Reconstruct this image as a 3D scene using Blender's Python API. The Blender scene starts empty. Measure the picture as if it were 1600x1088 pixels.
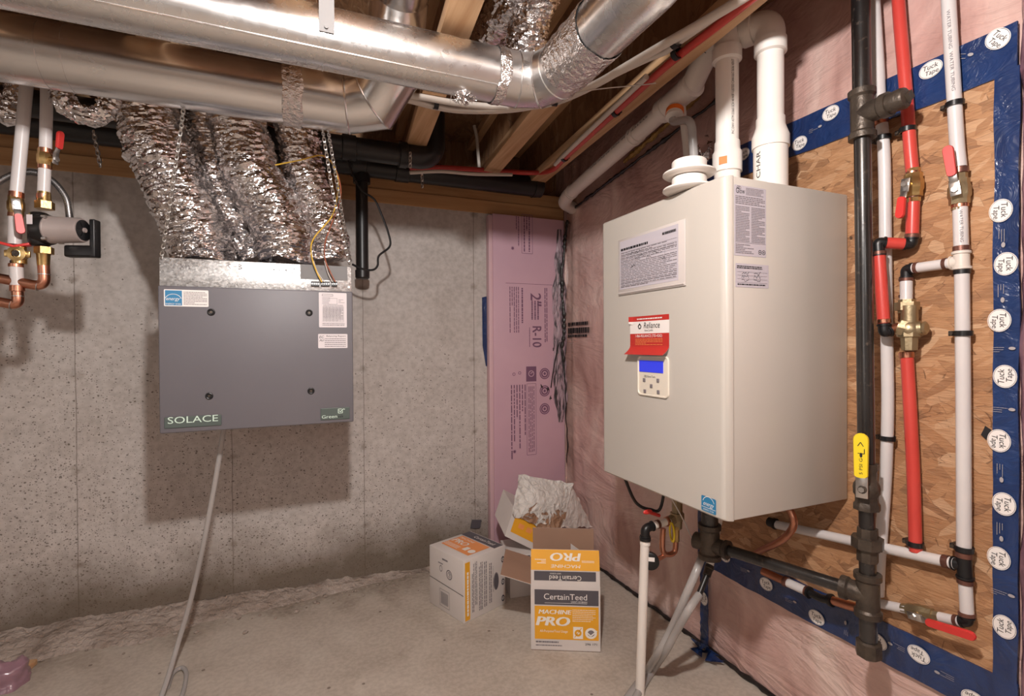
import bpy, bmesh, math, random
from math import sin, cos, pi, radians, atan2, sqrt
from mathutils import Vector, Matrix, noise
V = Vector
sc = bpy.context.scene
C = sc.collection

# ------------------------------------------------------------------ camera
FPX = 788.5; YAW = .3995; PIT = -.009; ROL = -.0061
EYE = V((-1.461, -2.651, 1.2))
_f = V((sin(YAW)*cos(PIT), cos(YAW)*cos(PIT), sin(PIT)))
_r = V((cos(YAW), -sin(YAW), 0)); _u = _r.cross(_f)
_r, _u = _r*cos(ROL) + _u*sin(ROL), -_r*sin(ROL) + _u*cos(ROL)
cam = bpy.data.cameras.new('camera'); cam.sensor_width = 36; cam.lens = FPX/1600*36
cam.clip_start = .02
camo = bpy.data.objects.new('camera', cam); C.objects.link(camo)
camo.matrix_world = Matrix(((_r.x, _u.x, -_f.x, EYE.x), (_r.y, _u.y, -_f.y, EYE.y), (_r.z, _u.z, -_f.z, EYE.z), (0, 0, 0, 1)))
sc.camera = camo

# ------------------------------------------------------------------ world, lamps, exposure
w = bpy.data.worlds.new('world'); sc.world = w; w.use_nodes = True
w.node_tree.nodes['Background'].inputs[0].default_value = (.9, .82, .76, 1)
w.node_tree.nodes['Background'].inputs[1].default_value = .02

def lamp(name, kind, loc, power, size, col, rot=(0, 0, 0), sy=None):
    d = bpy.data.lights.new(name, kind); d.energy = power; d.color = col
    if kind == 'AREA':
        d.size = size
        if sy: d.shape = 'RECTANGLE'; d.size_y = sy
    else: d.shadow_soft_size = size
    o = bpy.data.objects.new(name, d); C.objects.link(o); o.location = loc; o.rotation_euler = rot
    return o
WARM = (1, .955, .925)
BULB = (-1.40, -2.37, 1.97)
lamp('ceiling_bulb', 'POINT', BULB, 84, .035, WARM)
# two added fill lights without a seen source, behind the camera and at left
lamp('far_fill_light', 'AREA', (-2.6, -4.6, 2.0), 11, 1.2, WARM, (radians(35), 0, radians(-15)), .9)
lamp('left_fill_light', 'AREA', (-4.3, -3.0, 1.35), 5, 1.2, (1, .94, .90), (radians(90), 0, radians(-65)), 1.0)
sc.view_settings.view_transform = 'Standard'; sc.view_settings.look = 'None'
sc.view_settings.gamma = 1; sc.view_settings.use_curve_mapping = False
sc.view_settings.exposure = 0.38
try:
    sc.cycles.max_bounces = 8; sc.cycles.glossy_bounces = 5; sc.cycles.sample_clamp_indirect = 4
    sc.cycles.use_denoising = True
except Exception: pass

# ------------------------------------------------------------------ helpers
def at(px, py, ax, val):
    """the point of the plane ax = val seen at a pixel of the 1600x1088 frame"""
    d = _f + _r*((px-800)/FPX) + _u*((544-py)/FPX)
    i = 'xyz'.index(ax); return EYE + d*((val-EYE[i])/d[i])
def X(v, *p): return [at(a, b, 'x', v) for a, b in p]
def Y(v, *p): return [at(a, b, 'y', v) for a, b in p]

def lin(c):
    c /= 255.; return c/12.92 if c <= .04045 else ((c+.055)/1.055)**2.4
def S(r, g, b): return (lin(r), lin(g), lin(b), 1)

class NT:
    def __init__(s, name):
        s.m = bpy.data.materials.new(name); s.m.use_nodes = True; s.t = s.m.node_tree
        s.b = s.t.nodes['Principled BSDF']; s.tc = None
    def n(s, typ, **k):
        o = s.t.nodes.new('ShaderNode'+typ)
        for a, v in k.items():
            if a.startswith('i_'):
                key = a[2:]; key = int(key) if key.isdigit() else key.replace('_', ' ')
                s.put(o.inputs[key], v)
            else: setattr(o, a, v)
        return o
    def put(s, sock, v):
        if isinstance(v, bpy.types.NodeSocket): s.t.links.new(v, sock)
        elif isinstance(v, bpy.types.Node): s.t.links.new(v.outputs[0], sock)
        else: sock.default_value = v
    def co(s, scale=(1, 1, 1)):
        if not s.tc: s.tc = s.n('TexCoord')
        mp = s.n('Mapping', i_Scale=scale); s.put(mp.inputs[0], s.tc.outputs['Object']); return mp.outputs[0]
    def noise(s, scale, detail=4, vec=None, rough=.55, dist=0):
        o = s.n('TexNoise', i_Scale=scale, i_Detail=detail, i_Roughness=rough, i_Distortion=dist)
        s.put(o.inputs['Vector'], vec if vec is not None else s.co()); return o.outputs[0]
    def vor(s, scale, vec=None, feat='F1', out=0, rnd=1):
        o = s.n('TexVoronoi', feature=feat, i_Scale=scale, i_Randomness=rnd)
        s.put(o.inputs['Vector'], vec if vec is not None else s.co()); return o.outputs[out]
    def ramp(s, fac, stops, interp='LINEAR'):
        o = s.n('ValToRGB'); s.put(o.inputs[0], fac); e = o.color_ramp; e.interpolation = interp
        while len(e.elements) < len(stops): e.elements.new(.5)
        for k, (p, c) in zip(e.elements, stops): k.position = p; k.color = c if len(c) == 4 else (*c, 1)
        return o.outputs[0]
    def mix(s, fac, a, b, mode='MIX'):
        o = s.n('Mix', data_type='RGBA', blend_type=mode); s.put(o.inputs[0], fac); s.put(o.inputs[6], a); s.put(o.inputs[7], b); return o.outputs[2]
    def math(s, op, a, b=0., c=0., clamp=False):
        o = s.n('Math', operation=op, use_clamp=clamp); s.put(o.inputs[0], a); s.put(o.inputs[1], b)
        if len(o.inputs) > 2: s.put(o.inputs[2], c)
        return o.outputs[0]
    def bump(s, h, strength=.3, dist=.01, prev=None):
        o = s.n('Bump', i_Strength=strength, i_Distance=dist); s.put(o.inputs['Height'], h)
        if prev is not None: s.put(o.inputs['Normal'], prev)
        return o.outputs[0]
    def set(s, **k):
        names = dict(color='Base Color', rough='Roughness', metal='Metallic', normal='Normal', trans='Transmission Weight', coat='Coat Weight', coatr='Coat Roughness', em='Emission Color', ems='Emission Strength', ior='IOR', sub='Subsurface Weight', spec='Specular IOR Level', aniso='Anisotropic')
        for a, v in k.items(): s.put(s.b.inputs[names[a]], v)
        return s.m
G = (0, 0, 0, 1); Wt = (1, 1, 1, 1)
def flat(name, c, rough=.5, metal=0, **k):
    n = NT(name); return n.set(color=c, rough=rough, metal=metal, **k)
def worn(name, c1, c2, scale=6, rough=.5, metal=0, bump=.1, bscale=60, dist=.002, **k):
    n = NT(name); f = n.noise(scale, 5)
    return n.set(color=n.ramp(f, [(.3, c1), (.7, c2)]), rough=rough, metal=metal, normal=n.bump(n.noise(bscale, 3), bump, dist), **k)

# ------------------------------------------------------------------ materials
def concrete_mat():
    n = NT('poured_concrete'); co = n.co()
    sep = n.n('SeparateXYZ'); n.put(sep.inputs[0], co); x, z = sep.outputs[0], sep.outputs[2]
    big = n.noise(1.7, 5); fine = n.noise(38, 6); mid = n.noise(9, 6)
    col = n.ramp(big, [(.3, S(170, 161, 155)), (.5, S(192, 184, 180)), (.72, S(203, 196, 192))])
    col = n.mix(.35, col, n.ramp(mid, [(.3, S(166, 155, 146)), (.65, S(204, 195, 188))]))
    col = n.mix(.22, col, n.ramp(fine, [(.35, S(136, 126, 118)), (.6, S(214, 206, 200))]))
    # air-hole speckles: denser low on the wall and to the left
    wv = n.n('VectorMath', operation='ADD'); n.put(wv.inputs[0], n.co((1, 1, 1.25)))
    sc_ = n.n('VectorMath', operation='SCALE'); nz = n.n('TexNoise', i_Scale=30.); n.put(nz.inputs['Vector'], co)
    n.put(sc_.inputs[0], nz.outputs[1]); sc_.inputs['Scale'].default_value = .018; n.put(wv.inputs[1], sc_.outputs[0])
    dens = n.math('MULTIPLY_ADD', z, -.40, .42)
    dens = n.math('MULTIPLY_ADD', x, -.10, dens)
    dens = n.math('ADD', dens, n.math('MULTIPLY_ADD', n.noise(2.3, 3), .55, -.275), clamp=True)
    def specks(scale, lo, k):
        o = n.n('TexVoronoi', i_Scale=scale); n.put(o.inputs['Vector'], wv.outputs[0])
        r = n.n('SeparateColor'); n.put(r.inputs[0], o.outputs[1])
        on = n.math('LESS_THAN', r.outputs[0], n.math('MULTIPLY', dens, k))
        size = n.math('MULTIPLY_ADD', r.outputs[1], .20, lo)
        return n.math('MULTIPLY', on, n.math('LESS_THAN', o.outputs[0], size))
    sp = n.math('MAXIMUM', specks(62., .12, 1.), n.math('MAXIMUM', specks(130., .16, 1.5), specks(24., .04, .35)))
    col = n.mix(n.math('MULTIPLY', sp, .72), col, S(84, 74, 64))
    # form-board seams and tie patches
    seam = None; wob = n.math('MULTIPLY_ADD', n.noise(6, 3), .012, -.006); ties = None
    for sx in (-2.322, -1.751, -1.161, -.570):
        d = n.math('ABSOLUTE', n.math('SUBTRACT', n.math('ADD', x, wob), sx))
        k = n.math('LESS_THAN', d, .0022); seam = k if seam is None else n.math('MAXIMUM', seam, k)
        zz = n.math('PINGPONG', n.math('ADD', z, .085 if sx > -.7 else .12), .2)
        q = n.math('SQRT', n.math('ADD', n.math('POWER', n.math('MULTIPLY', d, .75), 2.), n.math('POWER', zz, 2.)))
        q = n.math('ADD', q, n.math('MULTIPLY_ADD', n.noise(26, 5), .07, -.035))
        t = n.math('SUBTRACT', 1., n.math('DIVIDE', q, .022), clamp=True); ties = t if ties is None else n.math('MAXIMUM', ties, t)
    col = n.mix(n.math('MULTIPLY', seam, .5), col, S(100, 88, 78))
    col = n.mix(n.math('MULTIPLY', ties, .55), col, S(118, 104, 90))
    # damp, muddy foot of the wall, with a shadow line painted in
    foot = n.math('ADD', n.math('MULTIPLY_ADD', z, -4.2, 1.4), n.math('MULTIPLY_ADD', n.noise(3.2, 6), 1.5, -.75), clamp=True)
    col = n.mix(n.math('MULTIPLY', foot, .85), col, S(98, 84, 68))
    st = n.math('SUBTRACT', 1., n.math('MULTIPLY', n.math('ABSOLUTE', n.math('SUBTRACT', n.math('ADD', x, wob), -2.24)), 22.), clamp=True)
    st = n.math('MULTIPLY', st, n.math('MULTIPLY_ADD', z, 3., -4.1, clamp=True))
    col = n.mix(n.math('MULTIPLY', st, .5), col, S(104, 92, 80))
    h = n.math('SUBTRACT', n.math('MULTIPLY', fine, .25), n.math('ADD', sp, n.math('ADD', seam, ties)))
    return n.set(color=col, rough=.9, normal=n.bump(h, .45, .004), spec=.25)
def floor_mat():
    n = NT('dusty_concrete_slab')
    big = n.noise(1.4, 6); mid = n.noise(5, 6, dist=.6); fine = n.noise(60, 5)
    col = n.ramp(big, [(.32, S(178, 166, 154)), (.6, S(194, 183, 172)), (.75, S(204, 194, 184))])
    col = n.mix(.4, col, n.ramp(mid, [(.3, S(156, 142, 128)), (.6, S(202, 192, 180))]))
    col = n.mix(.15, col, n.ramp(fine, [(.4, S(110, 98, 86)), (.6, S(200, 190, 178))]))
    sp = n.math('MULTIPLY', n.math('LESS_THAN', n.vor(11), .07), n.math('GREATER_THAN', n.noise(4, 2), .52))
    col = n.mix(n.math('MULTIPLY', sp, .7), col, S(96, 82, 70))
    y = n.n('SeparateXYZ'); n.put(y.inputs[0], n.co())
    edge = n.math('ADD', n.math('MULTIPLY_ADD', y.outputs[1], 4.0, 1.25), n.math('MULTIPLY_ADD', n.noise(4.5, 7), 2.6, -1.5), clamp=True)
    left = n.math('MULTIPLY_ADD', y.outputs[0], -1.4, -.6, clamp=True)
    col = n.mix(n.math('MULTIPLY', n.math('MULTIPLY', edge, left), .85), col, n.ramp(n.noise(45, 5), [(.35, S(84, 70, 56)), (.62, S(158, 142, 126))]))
    patch = n.ramp(n.noise(7, 6, dist=1.2), [(.66, G), (.72, Wt)])
    col = n.mix(n.math('MULTIPLY', patch, .4), col, S(206, 196, 184))
    h = n.math('ADD', n.math('MULTIPLY', fine, .3), n.math('MULTIPLY', mid, .7))
    return n.set(color=col, rough=.82, normal=n.bump(h, .16, .01), spec=.3)
def poly_mat():
    n = NT('poly_over_pink_insulation')
    co = n.co((1, .5, .6)); a = n.noise(2.2, 6, vec=co, dist=.7); b = n.noise(5, 6, vec=n.co((1, .8, .5)), dist=.8)
    col = n.ramp(a, [(.28, S(180, 138, 130)), (.45, S(208, 170, 162)), (.6, S(218, 188, 180)), (.78, S(214, 194, 184))])
    col = n.mix(.55, col, n.ramp(b, [(.30, S(140, 98, 88)), (.48, S(204, 166, 156)), (.68, S(232, 210, 198))]))
    r1 = n.math('ABSOLUTE', n.math('SUBTRACT', n.noise(3.4, 5, vec=n.co((1, .45, 1.1)), dist=1.5), .5))
    r2 = n.math('ABSOLUTE', n.math('SUBTRACT', n.noise(9., 4, vec=n.co((1, .6, .5)), dist=.9), .5))
    h = n.math('ADD', n.math('MULTIPLY', r1, 1.2), n.math('MULTIPLY', r2, .35))
    nb = n.bump(h, .45, .07)
    return n.set(color=col, rough=.33, coat=.6, coatr=.16, normal=nb, spec=.5)
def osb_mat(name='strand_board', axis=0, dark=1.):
    n = NT(name)
    nz = n.n('TexNoise', i_Scale=3.2, i_Detail=1.5); n.put(nz.inputs['Vector'], n.co())
    def warp(k, sc, rot=0):
        v = n.n('VectorMath', operation='SCALE'); n.put(v.inputs[0], nz.outputs[1]); v.inputs['Scale'].default_value = k
        if not n.tc: n.co()
        r_ = n.n('Mapping'); n.put(r_.inputs[0], n.tc.outputs['Object']); r_.inputs['Rotation'].default_value = (rot, 0, 0) if axis == 0 else (0, 0, rot)
        mp = n.n('Mapping', i_Scale=sc); n.put(mp.inputs[0], r_.outputs[0])
        a = n.n('VectorMath', operation='ADD'); n.put(a.inputs[0], mp.outputs[0]); n.put(a.inputs[1], v.outputs[0]); return a.outputs[0]
    L1 = (1, 1, 4.6) if axis == 0 else (4.6, 1, 1); L2 = (1, 1, 3.4) if axis == 0 else (3.4, 1, 1)
    A, B, D = warp(.22, L1, .12), warp(.30, L2, -.45), warp(.35, L2, .7)
    def val(c, k=0): s_ = n.n('SeparateColor'); n.put(s_.inputs[0], c); return s_.outputs[k]
    st = [(0, S(104, 64, 38)), (.22, S(148, 98, 60)), (.5, S(180, 128, 84)), (.8, S(200, 150, 106)), (1, S(230, 192, 154))]
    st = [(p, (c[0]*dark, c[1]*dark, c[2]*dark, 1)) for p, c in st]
    cA, cB, cD = n.vor(9, A, out=1), n.vor(12, B, out=1), n.vor(17, D, out=1)
    col = n.ramp(val(cA), st)
    pB = n.math('GREATER_THAN', val(cB, 1), .52); pD = n.math('GREATER_THAN', val(cD, 1), .66)
    col = n.mix(pB, col, n.ramp(val(cB), st)); col = n.mix(pD, col, n.ramp(val(cD), st))
    g = n.noise(16, 5, vec=n.co((1, 2, 15) if axis == 0 else (15, 2, 1)), dist=.4)
    col = n.mix(.42, col, n.ramp(g, [(.28, tuple(x*dark for x in S(138, 90, 56)[:3])), (.72, tuple(x*dark for x in S(220, 176, 136)[:3]))]))
    col = n.mix(.25, col, n.ramp(n.noise(1.6, 3), [(.35, tuple(x*dark for x in S(150, 104, 70)[:3])), (.65, tuple(x*dark for x in S(206, 158, 116)[:3]))]))
    def edge(v_, sc_, w_): return n.math('LESS_THAN', n.vor(sc_, v_, feat='DISTANCE_TO_EDGE'), w_)
    ed = n.math('MULTIPLY', edge(A, 9, .011), n.math('GREATER_THAN', n.noise(13, 2), .53))
    ed = n.math('MAXIMUM', ed, n.math('MULTIPLY', n.math('MULTIPLY', edge(B, 12, .014), pB), n.math('GREATER_THAN', n.noise(17, 2), .5)))
    col = n.mix(n.math('MULTIPLY', ed, .5), col, S(82, 50, 30))
    kn = n.math('MULTIPLY', n.math('LESS_THAN', n.vor(14), .10), n.math('GREATER_THAN', n.noise(7, 2), .6))
    col = n.mix(n.math('MULTIPLY', kn, .8), col, S(48, 32, 22))
    h = n.math('ADD', n.math('MULTIPLY', val(cA), .8), n.math('ADD', n.math('MULTIPLY', n.math('MULTIPLY', val(cB), pB), .9), n.math('MULTIPLY', g, .4)))
    return n.set(color=col, rough=.6, normal=n.bump(h, .8, .007))
def wood_mat(name, c1, c2, axis='y', **k):
    n = NT(name); s_ = dict(x=(.6, 12, 12), y=(12, .6, 12), z=(12, 12, .6))[axis]
    g = n.noise(3, 5, vec=n.co(s_), dist=.5); kn = n.noise(2.2, 3)
    col = n.mix(n.ramp(kn, [(.35, G), (.75, (.4, .4, .4, 1))]), n.ramp(g, [(.3, c1), (.7, c2)]), c1)
    return n.set(color=col, rough=.7, normal=n.bump(g, .15, .002))
def foil_mat(name, tint, sc1=26, st=.6, rough=.2):
    n = NT(name)
    w1 = n.vor(sc1, n.co((1, 1, 1.6)), feat='F1'); w2 = n.noise(sc1*1.1, 3, dist=1.6); w3 = n.vor(sc1*2.7, n.co((1, 1, 2.2)))
    h = n.math('ADD', n.math('MULTIPLY', w1, .8), n.math('ADD', n.math('MULTIPLY', w2, .8), n.math('MULTIPLY', w3, .35)))
    return n.set(color=tint, metal=1, rough=rough, normal=n.bump(h, st, .012))
def sheet_mat(name, tint, rough=.25):
    n = NT(name); c = n.vor(75, out=1); s_ = n.n('SeparateColor'); n.put(s_.inputs[0], c)
    sm = n.noise(2.5, 4); fr = n.noise(26, 4, vec=n.co((.05, 1, 1)))
    rg = n.math('ADD', n.math('MULTIPLY', s_.outputs[0], .04), n.math('MULTIPLY_ADD', sm, .22, rough-.1))
    h = n.math('ADD', n.math('MULTIPLY', n.noise(3.2, 3, vec=n.co((.6, 1, 1))), 1.), n.math('MULTIPLY', fr, .10))
    return n.set(color=tint, metal=1, rough=rg, normal=n.bump(h, .22, .03))
def spangle_mat(name, tint):
    n = NT(name); c = n.vor(150, n.co((1, 1, 1.2)), out=1); s_ = n.n('SeparateColor'); n.put(s_.inputs[0], c)
    col = n.ramp(s_.outputs[0], [(0, (tint[0]*.55, tint[1]*.55, tint[2]*.55, 1)), (1, tint)])
    return n.set(color=col, metal=.9, rough=n.math('MULTIPLY_ADD', s_.outputs[1], .2, .3), normal=n.bump(n.noise(260, 3), .25, .001))
def black_iron_mat():
    n = NT('black_iron'); f = n.noise(14, 6, vec=n.co((1, 1, .3))); g = n.noise(70, 5)
    col = n.mix(n.ramp(g, [(.6, G), (.75, (.6, .6, .6, 1))]), n.ramp(f, [(.3, S(16, 15, 16)), (.75, S(40, 36, 34))]), S(96, 82, 72))
    return n.set(color=col, rough=n.math('MULTIPLY_ADD', f, .35, .16), coat=.7, coatr=.12, normal=n.bump(g, .15, .002))

MT = dict(
 concrete=concrete_mat(), slab=floor_mat(), poly=poly_mat(), osb=osb_mat(dark=.82),
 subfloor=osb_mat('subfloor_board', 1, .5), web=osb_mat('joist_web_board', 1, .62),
 lumber=wood_mat('spruce_lumber', S(186, 142, 100), S(222, 186, 146)),
 plate=wood_mat('sill_lumber', S(176, 130, 86), S(206, 164, 118), 'x'),
 foil=foil_mat('crumpled_foil', (.80, .78, .78, 1), 22, .42, .13),
 tapefoil=foil_mat('foil_tape_wrinkled', (.82, .79, .78, 1), 60, .5, .2),
 sheet=sheet_mat('galvanised_duct', (.78, .775, .77, 1)),
 sheet2=sheet_mat('galvanised_duct_bright', (.76, .755, .755, 1), .19),
 strapm=flat('galvanised_strap_metal', (.19, .185, .185, 1), .7, 0),
 spangle=spangle_mat('spangled_zinc', (.72, .71, .70, 1)),
 hrvgrey=worn('grey_powder_coat', S(99, 96, 101), S(104, 101, 106), 3, .48, 0, .05, 300, .0006),
 enamel=worn('ivory_enamel', S(187, 181, 173), S(191, 185, 177), 2, .34, 0, .02, 60, .001, coat=.15, coatr=.15),
 bezel=flat('ivory_plastic', S(222, 213, 198), .4),
 iron=black_iron_mat(),
 abs=worn('black_drain_plastic', S(20, 19, 20), S(34, 31, 31), 4, .38, 0, .05, 90, .001),
 castiron=worn('cast_fitting', S(62, 54, 48), S(92, 82, 72), 20, .42, .5, .4, 120, .003),
 pvc=worn('white_vent_plastic', S(226, 218, 210), S(234, 227, 220), 4, .3, 0, .02, 80, .001),
 pexw=worn('white_tubing', S(200, 194, 193), S(212, 206, 204), 5, .3, 0, .02, 80, .001, sub=0),
 pexc=worn('cream_tubing', S(206, 196, 186), S(218, 208, 198), 5, .35, 0, .02, 80, .001),
 pexred=worn('red_tubing', S(190, 62, 54), S(200, 72, 64), 5, .32, 0, .02, 80, .001),
 copper=worn('copper', (.62, .30, .20, 1), (.50, .22, .14, 1), 12, .3, 1, .1, 90, .002),
 brass=worn('brass', (.66, .46, .20, 1), (.52, .35, .15, 1), 14, .3, 1, .2, 90, .002),
 dbrass=worn('dull_brass', (.36, .28, .17, 1), (.46, .38, .24, 1), 14, .42, .9, .3, 90, .003),
 steel=flat('zinc_steel', (.62, .60, .58, 1), .3, 1),
 handle=flat('red_vinyl_grip', S(205, 54, 50), .4),
 yhandle=flat('yellow_vinyl_grip', S(232, 204, 40), .4),
 black=flat('black_plastic', S(20, 20, 22), .38),
 clipm=flat('black_clip_plastic', S(26, 26, 28), .3),
 tape=None, crimp=worn('crimp_ring_copper', S(98, 66, 58), S(132, 92, 80), 30, .35, .6, .1, 90, .001),
 paper=flat('white_paper', S(214, 206, 208), .6), formpaper=flat('grey_white_form', S(186, 180, 188), .45),
 pouch=flat('clear_pouch', S(198, 190, 186), .3, coat=.4),
 ink=flat('black_ink', S(28, 26, 28), .7), grey=flat('grey_ink', S(118, 112, 116), .7), lgrey=flat('pale_grey_ink', S(160, 154, 156), .7),
 blue=flat('label_blue', S(42, 122, 166), .5), navy=None, white=flat('label_white', S(232, 226, 222), .5),
 red=flat('label_red', S(182, 48, 42), .5), orange=flat('label_orange', S(232, 118, 40), .5),
 screen=flat('lcd_blue', S(50, 60, 200), .3, em=S(50, 60, 210), ems=.35),
 badge=flat('badge_green_grey', S(78, 88, 84), .45), badget=flat('badge_pale_green', S(206, 226, 212), .5),
 pinkfoam=worn('pink_foam', S(194, 156, 170), S(202, 164, 176), 3, .6, 0, .06, 200, .001),
 pinkfoamedge=worn('pink_foam_edge', S(206, 170, 176), S(214, 178, 184), 3, .6, 0, .06, 200, .001),
 foamink=flat('purple_print', S(116, 80, 104), .7),
 sealant=worn('black_sealant', S(20, 18, 18), S(44, 38, 36), 20, .35, 0, .6, 60, .006),
 cardboard=worn('brown_cardboard', S(152, 120, 100), S(162, 129, 108), 6, .8, 0, .05, 120, .001),
 carton=worn('white_carton', S(208, 200, 196), S(216, 208, 203), 5, .6, 0, .05, 120, .001),
 yellow=flat('carton_yellow', S(232, 166, 40), .55), peach=flat('carton_orange', S(236, 152, 88), .55), dark=flat('carton_charcoal', S(84, 80, 86), .55),
 jwhite=flat('flat_white_print', S(238, 232, 224), .6),
 gypwhite=worn('compound_coated_paper', S(214, 206, 200), S(228, 220, 214), 8, .45, 0, .7, 26, .02),
 hose=flat('clear_vinyl', S(200, 195, 192), .2, trans=.4, ior=1.3, coat=.3),
 conduit=flat('flexible_conduit_steel', (.36, .35, .35, 1), .4, 1),
 pump=worn('cast_grey_paint', S(150, 138, 134), S(160, 148, 144), 9, .45, .2, .2, 200, .001),
 mud=worn('mortar_slop', S(146, 130, 118), S(186, 172, 162), 9, .95, 0, .9, 34, .03),
 yfoam=worn('amber_spray_foam', S(150, 110, 50), S(206, 170, 96), 16, .5, 0, .8, 40, .02),
 wirey=flat('yellow_wire', S(212, 170, 60), .4), wirer=flat('brown_wire', S(150, 84, 60), .4), wireb=flat('black_wire', S(26, 24, 26), .35), wirew=flat('white_wire', S(200, 192, 186), .4),
 drywall=flat('primed_wall', S(190, 176, 164), .8),
 plasticbag=flat('mauve_plastic_film', S(150, 116, 128), .3, coat=.5),
)
def tape_mat():
    n = NT('blue_sheathing_tape'); a = n.noise(14, 4, vec=n.co((1, 1, .4)), dist=1.)
    return n.set(color=n.ramp(a, [(.3, S(20, 40, 80)), (.7, S(30, 56, 104))]), rough=.3, coat=.5, coatr=.2, normal=n.bump(n.noise(11, 4, dist=1.6), .4, .03))
MT['tape'] = tape_mat()

MT['mauvefilm'] = worn('mauve_film', S(120, 84, 96), S(168, 128, 134), 5, .25, 0, .5, 12, .02, coat=.6, coatr=.15)
# ------------------------------------------------------------------ geometry kit
def catmull(P, k=8):
    P = [V(p) for p in P]; out = []
    Q = [P[0]*2-P[1]] + P + [P[-1]*2-P[-2]]
    for i in range(1, len(Q)-2):
        a, b, c, d = Q[i-1:i+3]
        for j in range(k):
            t = j/k
            out.append(.5*((2*b)+(c-a)*t+(2*a-5*b+4*c-d)*t*t+(3*b-a-3*c+d)*t**3))
    out.append(P[-1].copy()); return out
def fillet(P, rad, n=6):
    P = [V(p) for p in P]; out = [P[0]]
    for a, b, c in zip(P, P[1:], P[2:]):
        u, v = (a-b).normalized(), (c-b).normalized()
        L = min(rad, (a-b).length*.48, (c-b).length*.48)
        for i in range(n+1):
            t = i/n; p, q, r_ = b+u*L, b, b+v*L
            out.append(p*(1-t)**2+q*2*t*(1-t)+r_*t*t)
    out.append(P[-1]); return out

class Fr:
    def __init__(s, O, ux, uy): s.O = V(O); s.x = V(ux).normalized(); s.y = V(uy).normalized(); s.n = s.x.cross(s.y)
    def p(s, a, b, h=0): return s.O+s.x*a+s.y*b+s.n*h
    def loc(s, P): d = V(P)-s.O; return d.dot(s.x), d.dot(s.y)
_tc = {}
def glyphs(txt):
    if txt not in _tc:
        cu = bpy.data.curves.new('t', 'FONT'); cu.body = txt; cu.size = 1; cu.resolution_u = 3; cu.fill_mode = 'FRONT'
        o = bpy.data.objects.new('t', cu); C.objects.link(o)
        me = o.evaluated_get(bpy.context.evaluated_depsgraph_get()).to_mesh()
        vs = [v.co.copy() for v in me.vertices]; fs = [list(p.vertices) for p in me.polygons]
        C.objects.unlink(o); bpy.data.objects.remove(o); bpy.data.curves.remove(cu)
        xs = [v.x for v in vs] or [0]
        _tc[txt] = (vs, fs, min(xs), max(xs))
    return _tc[txt]

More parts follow.
